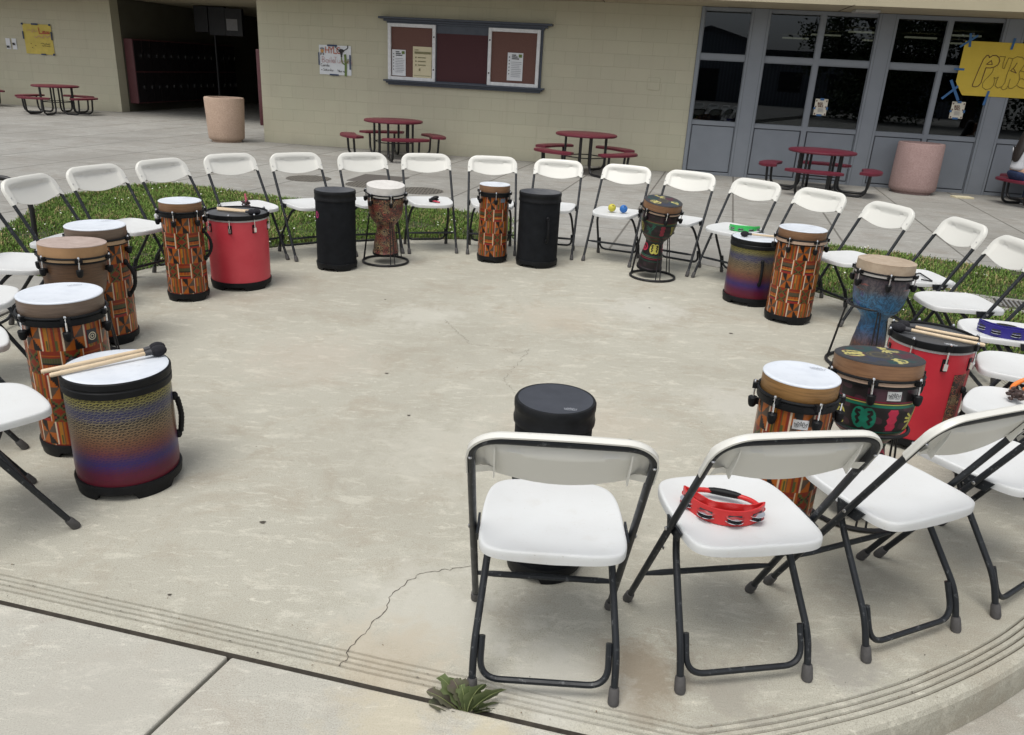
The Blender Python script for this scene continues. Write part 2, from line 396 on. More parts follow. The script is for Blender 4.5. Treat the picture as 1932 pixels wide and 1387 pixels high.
crack([(-.45,4.83), (-.38,4.65), (-.25,4.37), (-.09,4.35), (.02,4.25), (.1,4.34)], .0022, .012, 3)
crack([(.1,4.34), (-.04,3.86), (.02,3.68), (.10,3.45)], .0022, .012, 4)
m = MB()
for (x, y, r_) in [(-.85,2.37,.011), (1.41,4.86,.013), (-.66,3.84,.010), (-.47,3.33,.008), (.95,5.35,.009), (-.9,5.2,.008), (.55,3.2,.008), (-1.0,1.95,.006)]:
    m.poly([(x+r_*(1+.3*math.sin(3*a+x))*math.cos(a), y+r_*.8*math.sin(a), .002) for a in [2*PI*i/12 for i in range(12)]])
m.split('gum_stain', M_crack, plat)

rl = random.Random(21); M_lit = [flat('dry_leaf_bit', (.16,.11,.06), .9), flat('grit', (.10,.09,.075), .9)]
m = MB()
for i in range(150):
    if i < 90: a = rad(rl.uniform(236, 318)); r_ = rplat(a, rl.choice((.04, .06, .08, .10, .02, .15))); x, y = PC.x+r_*math.cos(a), PC.y+r_*math.sin(a)
    else: a = rl.uniform(0, 6.283); r_ = 2.8*math.sqrt(rl.random()); x, y = PC.x+r_*math.cos(a), PC.y+r_*math.sin(a)
    q = rl.uniform(.0015, .0045); t0 = rl.uniform(0, 3)
    m.add([(x+q*math.cos(t0), y+q*math.sin(t0), .0015), (x-.4*q*math.sin(t0), y+.4*q*math.cos(t0), .003), (x-q*math.cos(t0), y-q*math.sin(t0), .0015), (x+.4*q*math.sin(t0), y-.4*q*math.cos(t0), .002)], [(0, 1, 2, 3)], rl.randrange(2))
o = tag(m.build('grit', M_lit), 'tiny dry leaf bits and grit scattered on the round platform', 'grit', None, 'stuff')

# pavement round the platform (polar sheet with a real joint gap), one sector left lower
GAP = .017; rings = [0, .004, .014, .2, 1.2, 3, 6, 10, 16, 30, 90, 280]
def rpave(a): return rplat(a)+GAP
angs = [LOW1 + (LOW0+2*PI-LOW1)*j/420 for j in range(421)]
SLAB_A0, SLAB_A1 = CH_A-rad(24.0), LOW0
vs = []; fs = []
for k, d in enumerate(rings):
    for a in angs:
        aa = a % (2*PI); base = rpave(a)
        if SLAB_A0 <= aa <= SLAB_A1+1e-4: base = min((CH_D+1.3)/max(.2, math.cos(aa-CH_A)), 4.6)
        z = {0: -.06, 1: -.008}.get(k, 0.0)
        vs.append((PC.x+(base+d)*math.cos(a), PC.y+(base+d)*math.sin(a), z))
n_ = len(angs)
for k in range(len(rings)-1):
    for j in range(n_-1): fs.append((k*n_+j, (k+1)*n_+j, (k+1)*n_+j+1, k*n_+j+1))
for j in (0, n_-1):                                # side faces of the raised sheet
    o = len(vs); col = [vs[k*n_+j] for k in range(2, len(rings))]
    for p in col: vs.append((p[0], p[1], p[2])); vs.append((p[0], p[1], -.14))
    for k in range(len(col)-1): fs.append((o+2*k, o+2*k+2, o+2*k+3, o+2*k+1))
mb = MB(); mb.add(vs, fs); tag(mb.build('pavement', M_pave), kind='structure')
# flush slabs on the straight edge in front of the camera
un = Vector((math.cos(CH_A), math.sin(CH_A), 0)); ut = Vector((-un.y, un.x, 0))     # outward, along (towards +x)
def slabpoly(t0, t1, u0, u1, sk=0):
    return [PC+un*u0+ut*t0, PC+un*u0+ut*t1, PC+un*u1+ut*(t1+sk), PC+un*u1+ut*(t0+sk)]
Mf = Matrix.Identity(4)
tj = (Vector((-.735, 1.675, 0))-PC).dot(ut); sk = -.17
m = MB()
for t0, t1 in ((-1.3, tj-.006), (tj+.006, 1.22)):
    pl = slabpoly(t0, t1, CH_D+GAP, CH_D+1.29, sk); m.prism([(p.x, p.y) for p in pl], -.1, .004)
tag(m.build('paving_slabs', M_slab, bevel=.006), kind='structure')
m = MB(); m.prism([(p.x, p.y) for p in slabpoly(-1.35, 1.25, CH_D-.02, CH_D+1.35, sk)], -.13, -.045); tag(m.build('joint_bed', M_dirt), kind='structure')

# ------------------------------------------------------------------ grass
def inpoly(P, poly):
    x, y = P[:, 0], P[:, 1]; ins = np.zeros(len(P), bool); k = len(poly)
    for i in range(k):
        x0, y0 = poly[i]; x1, y1 = poly[(i+1) % k]
        c = ((y0 > y) != (y1 > y)) & (x < (x1-x0)*(y-y0)/(y1-y0+1e-12)+x0); ins ^= c
    return ins
def arcpts(a0, a1, r, n=24): return [(PC.x+r*math.cos(rad(a0+(a1-a0)*i/n)), PC.y+r*math.sin(rad(a0+(a1-a0)*i/n))) for i in range(n+1)]
gl = arcpts(90, 164, 2.975)+[(-4.25, 5.55), (-4.35, 6.28), (-4.95, 8.27), (-4.82, 8.7), (-4.6, 9.3), (-4.2, 9.62), (-3.1, 9.12), (-2.5, 8.95), (-1.31, 8.9), (-.75, 8.8), (-.09, 8.47)]
gr = arcpts(4, 40, 2.975)+[(2.45, 6.9), (2.7, 7.75), (3.16, 8.0), (3.8, 7.74), (4.42, 7.33), (4.7, 7.19), (6.5, 6.3), (6.3, 4.6)]
def grass_mat():
    n = NT('grass_blades'); a = n.n('ShaderNodeAttribute', _attribute_name='pattern'); n.b.inputs['Subsurface Weight'].default_value = 0
    return n.out(a.outputs['Color'], .85, None, None, .08)
M_grass = grass_mat()
def turf_mat():
    n = NT('turf_soil'); v = n.coord(); c = n.mix(n.ramp(n.noise(v, 9, 6, .7), [(.4, 0), (.62, 1)]), (.028,.048,.012), (.062,.052,.026))
    return n.out(c, .95, n.bump(n.noise(v, 60, 4), .6, .02))
M_turf = turf_mat()
def setcol(o, cols, name='pattern'):
    me = o.data; at = me.color_attributes.new(name, 'FLOAT_COLOR', 'POINT')
    cc = np.ones((len(me.vertices), 4), np.float32); cc[:, :3] = cols; at.data.foreach_set('color', cc.ravel())
def noise2(P, s, seed):
    r = np.random.default_rng(seed); v = np.zeros(len(P))
    for i in range(6):
        k = r.normal(size=2)*s; v += np.sin(P @ k + r.uniform(0, 6.3))
    return v/6
def grass(poly, n, seed, name):
    m = MB(); m.prism(poly, -.05, .008); base = tag(m.build('turf', M_turf), kind='structure')
    P = np.array(poly); lo, hi = P.min(0), P.max(0); r = np.random.default_rng(seed)
    Q = r.uniform(lo-.03, hi+.03, (n*3, 2)); jit = Q+r.normal(size=Q.shape)*.02; Q = Q[inpoly(jit, poly)][:n]; k = len(Q)
    patch = noise2(Q, 2.6, seed+1); p2 = noise2(Q, 7, seed+2)
    keep = (p2 > -.42) | (r.random(k) < .35); Q = Q[keep]; patch = patch[keep]; p2 = p2[keep]; k = len(Q)
    h = (.020+.022*r.random(k))*(1+.5*patch+.25*p2)*np.where(r.random(k) < .06, 1.6, 1); ang = r.uniform(0, 2*PI, k); lean = r.uniform(.2, .85, k); wd = .0032+.0022*r.random(k)
    dx, dy = np.cos(ang), np.sin(ang); px, py = -dy, dx; z0 = .006
    V = np.zeros((k, 5, 3)); ha = .6*h
    V[:, 0] = np.c_[Q[:, 0]-px*wd, Q[:, 1]-py*wd, np.full(k, z0)]; V[:, 1] = np.c_[Q[:, 0]+px*wd, Q[:, 1]+py*wd, np.full(k, z0)]
    mx, my = Q[:, 0]+dx*ha*lean*.4, Q[:, 1]+dy*ha*lean*.4
    V[:, 2] = np.c_[mx+px*wd*.8, my+py*wd*.8, z0+ha]; V[:, 3] = np.c_[mx-px*wd*.8, my-py*wd*.8, z0+ha]
    V[:, 4] = np.c_[Q[:, 0]+dx*h*lean, Q[:, 1]+dy*h*lean, z0+h*(1-.25*lean)]
    F = []
    for i in range(k): o = 5*i; F.append((o, o+1, o+2, o+3)); F.append((o+3, o+2, o+4))
    me = bpy.data.meshes.new(name); me.from_pydata(V.reshape(-1, 3).tolist(), [], F); me.materials.append(M_grass)
    o = bpy.data.objects.new(name, me); C.objects.link(o); tag(o, kind='stuff'); o['label'] = 'short green lawn grass beside the round concrete platform'; o['category'] = 'grass'
    t = np.clip(.5+.5*patch+.35*(r.random(k)-.5), 0, 1)[:, None]
    col = (1-t)*np.array([.082,.155,.030])+t*np.array([.185,.265,.07])
    dry = (r.random(k) < .10+.22*(p2 > .25))[:, None]; col = np.where(dry, np.array([.32,.27,.13]), col)*(.75+.5*r.random(k))[:, None]
    setcol(o, np.repeat(col, 5, axis=0))
    # daisies / clover heads
    f = MB(); kk = int(170*n/42000)
    idx = r.integers(0, k, kk)
    for i in idx:
        x, y = Q[i]; R = r.uniform(.005, .0105); z = r.uniform(.03, .055)
        f.add([(x+R*math.cos(q)*(1 if j % 2 else .62), y+R*math.sin(q)*(1 if j % 2 else .62), z+.003*math.sin(q+x*9)) for j, q in enumerate([2*PI*t_/10 for t_ in range(10)])], [tuple(range(10))])
    fo = f.build('daisies', flat('daisy_white', (.72,.72,.66), .7)); tag(fo, 'tiny white daisies scattered through the lawn grass', 'flowers', None, 'stuff')
grass(gl, 60000, 3, 'lawn_grass'); grass(gr, 34000, 5, 'lawn_grass')

# ------------------------------------------------------------------ building (local frame: x along the wall, y into it)
BLD_O = Vector((0, 14.2, 0)); BLD_R = math.atan2(-.171, 1.0)
BM = Matrix.Translation(BLD_O) @ Matrix.Rotation(BLD_R, 4, 'Z')
def WP(s, q, z): return BM @ Vector((s, q, z))
def block_mat():
    n = NT('painted_block_wall'); tc = n.n('ShaderNodeTexCoord'); sp = n.n('ShaderNodeSeparateXYZ'); n.l(tc.outputs['Object'], sp.inputs[0])
    cb = n.n('ShaderNodeCombineXYZ'); n.l(n.math('ADD', sp.outputs['X'], sp.outputs['Y']), cb.inputs['X']); n.l(sp.outputs['Z'], cb.inputs['Y']); v = n.coord()
    br = n.n('ShaderNodeTexBrick', Scale=1.0, Mortar__Size=.004, Mortar__Smooth=.6, Bias=0.0, Brick__Width=.41, Row__Height=.203); br.offset = .5; n.l(cb.outputs[0], br.inputs['Vector'])
    br.inputs['Color1'].default_value = (.465,.448,.335,1); br.inputs['Color2'].default_value = (.495,.475,.355,1); br.inputs['Mortar'].default_value = (.418,.399,.296,1)
    c = n.mix(n.ramp(n.noise(v, 2.2, 5), [(.35, 0), (.7, .6)]), br.outputs['Color'], (.475,.44,.335))
    c = n.mix(n.ramp(n.noise(v, 9, 5, .7), [(.62, 0), (.74, .35)]), c, (.49,.46,.355))
    c = n.mix(n.ramp(n.noise(n.coord((5, 5, .45)), 1.6, 5, .65), [(.55, 0), (.75, .28)]), c, (.36,.335,.25))
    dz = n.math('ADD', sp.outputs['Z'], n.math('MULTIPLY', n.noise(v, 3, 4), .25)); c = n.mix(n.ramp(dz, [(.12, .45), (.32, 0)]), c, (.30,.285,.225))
    h = n.math('ADD', n.math('MULTIPLY', br.outputs['Fac'], -1.0), n.math('MULTIPLY', n.noise(v, 90, 4), .35))
    return n.out(c, .72, n.bump(h, .42, .008), None, .3)
M_wall = block_mat()
M_soffit = flat('soffit_paint', (.42,.375,.26), .8, var=.05, vs=3)
M_steelgrey = flat('grey_painted_metal', (.215,.235,.262), .5, var=.06, vs=4, bump=.05, bs=90)
M_panelgrey = flat('grey_painted_panel', (.20,.22,.248), .55, var=.09, vs=2.5)
M_dark = flat('dark_interior', (.02,.021,.024), .8)
M_dkwall = flat('passage_wall_shade', (.10,.095,.07), .8, var=.1, vs=2)  # covered passage's shade put into the wall colour, darker than the paint itself
def glass_mat():
    n = NT('tinted_window_glass'); t = n.t; t.nodes.remove(n.b)
    tr = n.n('ShaderNodeBsdfTransparent'); tr.inputs[0].default_value = (.22,.24,.26,1)
    gl_ = n.n('ShaderNodeBsdfGlossy', Roughness=.004); gl_.inputs['Color'].default_value = (.85,.92,1,1)
    fr = n.n('ShaderNodeFresnel', IOR=1.6); mx = n.n('ShaderNodeMixShader')
    n.l(fr.outputs[0], mx.inputs[0]); n.l(tr.outputs[0], mx.inputs[1]); n.l(gl_.outputs[0], mx.inputs[2]); n.l(mx.outputs[0], t.nodes['Material Output'].inputs[0])
    return n.m
M_glass = glass_mat()
bld = thing('school_building', 'beige block school building with grey window wall and deep overhanging eave', 'building', BLD_O, BLD_R)
SOF = 2.592; SL, SR = -4.9, 2.75
q2 = 4.14; sl2 = -10.8
m = MB(); m.box((SL, 0, -.15), (SR-.002, .3, SOF)); m.build('wall', M_wall, bld)
m = MB(); m.box((-26, q2, -.15), (sl2, q2+.3, SOF)); tag(m.build('wall', M_wall, bld), 'recessed beige block wall left of the dark passage')
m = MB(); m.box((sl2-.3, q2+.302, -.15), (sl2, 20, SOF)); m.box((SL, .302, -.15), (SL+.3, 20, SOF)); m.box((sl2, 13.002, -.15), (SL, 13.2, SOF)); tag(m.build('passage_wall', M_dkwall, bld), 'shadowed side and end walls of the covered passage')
m = MB(); m.box((-5.4, -1.15, SOF+.003), (16, 24, SOF+.35)); m.box((-28, 2.84, SOF+.003), (-5.402, 24, SOF+.35)); m.build('soffit', M_soffit, bld)
m = MB()
for s in (-2.4, 1.2, 4.8, 8.4): m.box((s-.006, -1.28, SOF-.004), (s+.006, -.02, SOF+.002))
for s in (3.15,): m.box((s, -.05, SOF-.003), (12, -.02, SOF+.002))
m.split('soffit_joint', flat('soffit_joint_gap', (.12,.10,.07), .9), bld)
m = MB(); m.box((4.95, -.62, SOF-.035), (5.30, -.30, SOF+.002)); m.build('soffit_light', flat('light_housing', (.42,.42,.40), .5), bld, bevel=.01)
m = MB(); m.box((2.02, -.012, 1.30), (2.22, 0.002, 1.49)); tag(m.build('cover_plate', M_wall, bld, bevel=.003), 'blank square cover plate painted like the wall')
# window wall
ZB, ZR0, ZR1, ZM0, ZM1, ZT = .0, .80, .862, 1.812, 1.898, 2.542
bays = [(2.81, [(2.81, 3.53)]), (3.8, [(3.82, 4.58), (4.66, 5.43)]), (5.7, [(5.71, 6.44), (6.51, 7.23)]), (7.5, [(7.53, 8.28), (8.36, 9.1)]), (9.4, [(9.4, 10.15), (10.22, 10.95)])]
post = [(2.752, 2.81), (3.53, 3.82), (5.43, 5.71), (7.23, 7.53), (9.1, 9.4), (10.95, 11.3)]
M_seam = flat('grey_seam_gap', (.10,.11,.13), .7)
for a, b in post:
    m = MB(); m.box((a, -.03, -.1), (b, .09, SOF-.001)); po = m.build('post', M_steelgrey, bld, bevel=.004)
    if b-a > .1:
        m = MB()
        for x in (a+.035, b-.041): m.box((x, -.0325, .01), (x+.005, -.031, SOF-.002))
        m.split('seam', M_seam, po)
M_dk2 = flat('panel_gap_groove', (.07,.077,.09), .8)
for i, (s0, panes) in enumerate(bays):
    a, b = panes[0][0], panes[-1][1]
    fr = MB(); fr.box((a+.0005, 0, ZR0), (b-.0005, .07, ZR1)); fr.box((a+.0005, 0, ZM0), (b-.0005, .07, ZM1)); fr.box((a+.0005, 0, ZT), (b-.0005, .07, SOF-.002)); fr.box((a+.0005, .002, -.1), (b-.0005, .068, .045))
    for (x0, x1), (y0, y1) in zip(panes[:-1], panes[1:]): fr.box((x1, -.002, .046), (y0, .072, SOF-.003))
    for x in (a+.0006, b-.0116): fr.box((x, .004, .03), (x+.011, .066, SOF-.01))
    wn = fr.build('window', M_steelgrey, bld, bevel=.004); 
    for (x0, x1) in panes:
        for z0, z1 in ((ZR1, ZM0), (ZM1, ZT)):
            g = MB(); g.box((x0+.001, .035, z0+.001), (x1-.001, .041, z1-.001)); g.build('pane', M_glass, wn)
            bd = MB()
            for (u0, u1, v0, v1) in ((x0, x0+.012, z0, z1), (x1-.012, x1, z0, z1), (x0+.012, x1-.012, z0, z0+.012), (x0+.012, x1-.012, z1-.012, z1)): bd.box((u0+.0012, .012, v0+.0012), (u1-.0012, .034, v1-.0012))
            bd.build('glazing_bead', M_dk2 if False else M_steelgrey, wn)
        g = MB(); g.box((x0+.022, .0, .062), (x1-.022, .02, ZR0-.014)); g.build('panel', M_panelgrey, wn, bevel=.003)
        g = MB(); g.box((x0+.001, .022, .046), (x1-.001, .03, ZR0-.001)); g.build('panel_gap', M_dk2, wn)
# room behind the glass with its lamps
m = MB(); m.box((2.6, 8, -.05), (12, 8.1, 2.588)); m.box((2.5, .31, -.05), (2.6, 8, 2.588)); m.box((12, .1, -.05), (12.1, 8, 2.588)); m.box((2.6, .12, -.05), (12, 8, .012)); m.build('room_interior', M_dark, bld)
def emit(name, col, st):
    n = NT(name); n.b.inputs['Emission Color'].default_value = tuple(col)+(1,); n.b.inputs['Emission Strength'].default_value = st; n.out((.5,.5,.5), .5); return n.m
M_lamp = emit('fluorescent_tube', (1, .90, .55), .95)
for s, q in ((5.2, 7.2), (5.55, 5.2), (6.0, 3.6), (6.9, 6.6), (7.3, 4.6), (7.7, 3.3), (8.6, 6.2), (9.0, 4.2), (10.2, 5.2)):
    m = MB(); m.box((s-.30, q-.05, 2.50), (s+.30, q+.05, 2.53)); m.build('ceiling_lamp', M_lamp, bld)

# passage contents
M_maroon = flat('maroon_locker_paint', (.115,.040,.045), .5, var=.12, vs=8)
M_lockdk = flat('locker_front_shade', (.009,.006,.008), .6)  # near-black doors: shade of the passage put into the maroon fronts' colour
def lockers(name, label, s0, s1, q0, q1, z0, z1, side):
    t = thing(name, label, 'lockers', WP((s0+s1)/2, q0, 0), BLD_R)
    cx = (s0+s1)/2
    m = MB(); m.box((s0-cx, 0, z0), (s1-cx, q1-q0, z1)); m.build('cabinet', M_maroon, t, bevel=.01)
    k = int((q1-q0)/.32); f = s1-cx if side > 0 else s0-cx
    for i in range(k):
        for zz in (z0+.03, (z0+z1)/2+.015):
            y0 = .03+i*.32; za, zb = zz, zz+(z1-z0)/2-.05
            m = MB(); h = MB(); m.box((min(f, f+side*.012), y0, za), (max(f, f+side*.012), y0+.30, zb))
            h.box((min(f+side*.012, f+side*.035), y0+.24, zb-.38), (max(f+side*.012, f+side*.035), y0+.27, zb-.30))
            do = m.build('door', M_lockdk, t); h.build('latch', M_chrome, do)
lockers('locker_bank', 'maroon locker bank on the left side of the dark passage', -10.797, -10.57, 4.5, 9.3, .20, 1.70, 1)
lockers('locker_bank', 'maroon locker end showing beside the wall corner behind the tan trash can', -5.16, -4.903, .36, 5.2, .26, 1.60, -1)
t = thing('hanging_screen', 'dark display screens hung on a thin pole in the shadowed passage', 'screen', WP(-9.1, 6.0, 0), BLD_R)
m = MB(); m.box((-.68, 0, 1.96), (-.30, .12, 2.575)); m.box((-.29, .02, 1.90), (.17, .12, 2.575)); m.box((.18, 0, 1.90), (.65, .12, 2.55)); m.build('screen_case', flat('screen_black', (.005,.006,.009), .5), t, bevel=.01)
m = MB(); m.box((.22, -.006, 2.03), (.52, -.001, 2.30)); m.build('display', flat('screen_grey', (.20,.20,.21), .4), t)
m = MB(); m.tube([(-.16, .06, 0), (-.16, .06, 1.90)], .03, 10); m.build('pole', M_iron, t, True)
t = thing('security_gate', 'black barred gate at the far end of the passage', 'gate', WP(-6.2, 11, 0), BLD_R)
m = MB()
for i in range(14): m.tube([(-1+i*.16, 0, .03), (-1+i*.16, 0, 2.1)], .012, 6)
m.tube([(-1.08, 0, .05), (-1.08, 0, 2.12), (1.16, 0, 2.12), (1.16, 0, .05)], .025, 6); m.tube([(-1.08, 0, 1.0), (1.16, 0, 1.0)], .02, 6); m.build('bars', M_iron, t)

# ------------------------------------------------------------------ things on the wall
def onwall(name, label, cat, s, z, q=-.004, group=None): return thing(name, label, cat, WP(s, q, z), BLD_R, group)
def ribbon(mb, pts, w, y, mi=0, closed=False):
    P = [Vector((x, z)) for x, z in pts]; k = len(P)
    if closed: P.append(P[0]); k += 1
    for a, b in zip(P[:-1], P[1:]):
        d = (b-a); L = d.length
        if L < 1e-6: continue
        d /= L; n2 = Vector((-d.y, d.x))*w/2; a2 = a-d*w*.3; b2 = b+d*w*.3
        mb.add([(a2.x+n2.x, y, a2.y+n2.y), (a2.x-n2.x, y, a2.y-n2.y), (b2.x-n2.x, y, b2.y-n2.y), (b2.x+n2.x, y, b2.y+n2.y)], [(0, 1, 2, 3)], mi)
        y -= .00003
def arc(cx, cy, rx, ry, a0, a1, n=10): return [(cx+rx*math.cos(rad(a0+(a1-a0)*i/n)), cy+ry*math.sin(rad(a0+(a1-a0)*i/n))) for i in range(n+1)]
def sheet(w, h, nx=10, nz=10, curl=.012, seed=0, cut=None):
    # a slightly wavy sheet of paper, origin at its lower left, facing -y
    r = random.Random(seed); ph = [r.uniform(0, 6) for _ in range(4)]; vs = []; m = MB()
    for i in range(nz+1):
        for j in range(nx+1):
            u, v = j/nx, i/nz; e = (abs(u-.5)*2)**4+(abs(v-.5)*2)**4
            vs.append((u*w, -.003-curl*(.25+.25*math.sin(5*u+ph[0])+.25*math.sin(4*v+ph[1]))*.6-curl*.15*e, v*h))
    return m.add(vs, [(i*(nx+1)+j, i*(nx+1)+j+1, (i+1)*(nx+1)+j+1, (i+1)*(nx+1)+j) for i in range(nz) for j in range(nx)])
M_paper = flat('white_paper', (.68,.70,.72), .8, var=.04, vs=4)
M_cream = flat('cream_paper', (.62,.56,.38), .8, var=.04, vs=4)
M_yellow = flat('yellow_poster_board', (.62,.45,.055), .75, var=.06, vs=5)
M_bluetape = flat('blue_painters_tape', (.04,.13,.30), .7, var=.15, vs=40)
M_darktape = flat('dark_blue_tape', (.03,.05,.11), .7)
M_ink_red = flat('red_marker', (.42,.10,.05), .7); M_ink_blk = flat('black_marker', (.02,.018,.02), .7); M_ink_brown = flat('brown_marker', (.10,.04,.02), .7)
M_ink_grn = flat('green_marker', (.13,.19,.05), .7); M_ink_pink = flat('pink_marker', (.42,.22,.22), .7); M_ink_grey = flat('grey_print', (.22,.23,.26), .7); M_ink_or = flat('orange_marker', (.55,.28,.09), .7)
LET = {
 'H': [[(0,0),(0,1)], [(.6,0),(.6,1)], [(0,.5),(.6,.5)]], 'Y': [[(0,1),(.3,.5),(.6,1)], [(.3,.5),(.3,0)]], 'L': [[(0,1),(0,0),(.55,0)]], 'C': [arc(.35,.5,.35,.5,50,310)],
 'B': [[(0,0),(0,1)], arc(0,.75,.45,.25,90,-90), arc(0,.25,.55,.25,90,-90)], 'J': [[(.15,1),(.75,1)], [(.5,1),(.5,.15)], arc(.28,.16,.22,.16,0,-150)], 'T': [[(0,1),(.6,1)], [(.3,1),(.3,0)]],
 'a': [arc(.25,.25,.25,.25,0,360), [(.5,.5),(.5,0)]], 'i': [[(.1,0),(.1,.5)], [(.1,.68),(.1,.74)]], 'l': [[(.1,0),(.1,1)]], 'e': [[(0,.27),(.48,.27)], arc(.25,.25,.25,.25,5,320)],
 'u': [[(0,.5),(0,.2)], arc(.22,.2,.22,.2,180,360), [(.44,.5),(.44,0)]], 'v': [[(0,.5),(.22,0),(.44,.5)]], 's': [arc(.2,.37,.18,.13,60,250,6)+arc(.2,.12,.2,.13,80,-130,6)], 'r': [[(0,0),(0,.5)], arc(.2,.3,.2,.2,170,60,5)],
 'n': [[(0,0),(0,.5)], arc(.2,.28,.2,.22,180,0,6), [(.4,.28),(.4,0)]], 'p': [[(0,-.3),(0,.5)], arc(.24,.25,.24,.25,0,360)], 'o': [arc(.25,.25,.25,.25,0,360)], 'm': [[(0,0),(0,.5)], arc(.15,.3,.15,.2,180,0,5), [(.3,.3),(.3,0)], arc(.45,.3,.15,.2,180,0,5), [(.6,.3),(.6,0)]],
 'b': [[(0,0),(0,1)], arc(.24,.25,.24,.25,0,360)], 't': [[(.15,0),(.15,.85)], [(0,.5),(.35,.5)]], 'y': [[(0,.5),(.22,.05)], [(.45,.5),(.12,-.3)]], 'd': [arc(.25,.25,.25,.25,0,360), [(.5,0),(.5,1)]], 'h': [[(0,0),(0,1)], arc(.2,.28,.2,.22,180,0,6), [(.4,.28),(.4,0)]],
 'R': [[(0,0),(0,1)], arc(0,.74,.5,.26,90,-90), [(.1,.48),(.55,0)]], 'E': [[(.55,1),(0,1),(0,0),(.55,0)], [(0,.5),(.45,.5)]], 'M': [[(0,0),(0,1),(.35,.35),(.7,1),(.7,0)]], 'O': [arc(.38,.5,.38,.5,0,360,16)], 'S': [arc(.28,.74,.26,.25,45,265,8)+arc(.28,.25,.29,.26,85,-140,8)], 'A': [[(0,0),(.32,1),(.64,0)], [(.12,.38),(.52,.38)]], 'P': [[(0,0),(0,1)], arc(0,.73,.5,.27,90,-90)], 'N': [[(0,0),(0,1),(.55,0),(.55,1)]],
}
ADV = {'H':.8,'Y':.75,'L':.68,'C':.8,'B':.72,'J':.9,'T':.75,'a':.66,'i':.3,'l':.3,'e':.62,'u':.6,'v':.56,'s':.52,'r':.45,'n':.56,'p':.6,'o':.62,'m':.76,'b':.6,'t':.45,'y':.58,'d':.66,'h':.56,' ':.4,'R':.72,'E':.7,'M':.86,'O':.9,'S':.72,'A':.78,'P':.66,'N':.72}
def write(mb, txt, x, z, h, w, y, mi=0, slant=0):
    for ch in txt:
        for st in LET.get(ch, []): ribbon(mb, [(x+(px+slant*py)*h, z+py*h) for px, py in st], w, y, mi)
        x += ADV.get(ch, .5)*h
    return x
def scribble(mb, x, z, L, h, w, y, mi=0, seed=0):
    r = random.Random(seed); p = [(x, z)]
    while p[-1][0] < x+L: p.append((p[-1][0]+r.uniform(.3, .7)*h, z+r.uniform(-.5, .5)*h))
    ribbon(mb, p, w, y, mi)
# bulletin board
b = onwall('bulletin_board', 'slate framed notice board with two white framed glass cases and bare maroon centre', 'notice board', -2.47, 1.14)
M_slate = flat('slate_painted_wood', (.055,.066,.088), .55, var=.12, vs=10)
m = MB()
for (z0, z1, d, e) in ((.99, 1.02, .05, 0.0), (1.0202, 1.055, .075, .05), (1.0552, 1.09, .12, .13)): m.box((-.02-e, -d, z0), (2.72+e, .004, z1))
m.build('cornice', M_slate, b, bevel=.004)
m = MB()
for (z0, z1, d, e) in ((.0, .028, .05, -.0), (.0282, .056, .075, .035), (.0562, .085, .11, .07)): m.box((-.0-e, -d, z0), (2.70+e, .004, z1))
m.build('ledge', M_slate, b, bevel=.004)
m = MB(); m.box((.0, -.03, .0852), (2.70, .004, .9898)); m.build('backboard', M_slate, b)
def corkmat(nm, a, c2):
    n = NT(nm); v = n.coord(); return n.out(n.mix(n.ramp(n.noise(v, 120, 3), [(.35, 0), (.65, 1)]), a, c2), .9)
M_cork = corkmat('brown_cork', (.125,.062,.05), (.155,.078,.063)); M_maroonboard = corkmat('maroon_felt', (.055,.019,.022), (.072,.026,.030))
m = MB(); m.box((.87, -.034, .1), (1.76, -.0302, .865)); m.build('felt_panel', M_maroonboard, b)
for x0, x1 in ((.005, .855), (1.775, 2.66)):
    m = MB(); m.box((x0+.05, -.036, .13), (x1-.05, -.0302, .96)); m.build('cork_panel', M_cork, b)
    m = MB(); f = .055
    m.box((x0, -.075, .0854), (x0+f, -.0304, .992)); m.box((x1-f, -.075, .0854), (x1, -.0304, .992)); m.box((x0+f, -.074, .0854), (x1-f, -.0304, .0854+f)); m.box((x0+f, -.074, .992-f), (x1-f, -.0304, .992))
    k = x1-f*.5 if x0 < 1 else x0+f*.5
    fr = m.build('case_frame', flat('white_enamel_frame', (.66,.67,.68), .4), b, bevel=.004)
    m = MB()
    for zz in (.28, .80): m.box((k-.012, -.079, zz-.012), (k+.012, -.0752, zz+.012))
    m.split('lock', M_ink, fr)
def paper_doc(label, s, z, w, h, mat, seed, green=False, q=-.045):
    t = onwall('paper_notice', label, 'notice', s, z, q)
    sheet(w, h, 4, 6, .006, seed).build('sheet', mat, t)
    m = MB(); y = -.013; r = random.Random(seed)
    for i in range(3): m.box((w*.28, y, h*(.90-i*.065)), (w*(.55+.1*i), y+.001, h*(.935-i*.065)), 0)
    for i in range(9):
        z0 = h*(.66-i*.065); m.box((w*.25, y, z0), (w*r.uniform(.78, .93), y+.001, z0+h*.012), 1)
    for i in range(6): m.ell((w*.12, y, h*(.84-i*.12)), w*.035, .0008, h*.022, 8, 0)
    if green: m.box((w*.72, y, h*.84), (w*.93, y+.001, h*.95), 2)
    m.build('print', [M_ink, M_ink_grey, M_ink_grn], t); return t
paper_doc('white notice taped inside the left notice case beside the cream sheet', -2.395, 1.295, .245, .42, M_paper, 1, True)
t = onwall('paper_notice', 'cream sheet with a three point list pinned in the left notice case', 'notice', -2.02, 1.28, -.045)
sheet(.335, .50, 4, 6, .004, 4).build('sheet', M_cream, t)
m = MB(); y = -.011; m.box((.03, y, .385), (.32, y+.001, .42)); m.box((.03, y, .44), (.10, y+.001, .45))
for i in range(3): m.ell((.055, y, .325-i*.06), .013, .0008, .013, 10); m.box((.09, y, .318-i*.06), (.23, y+.001, .332-i*.06))
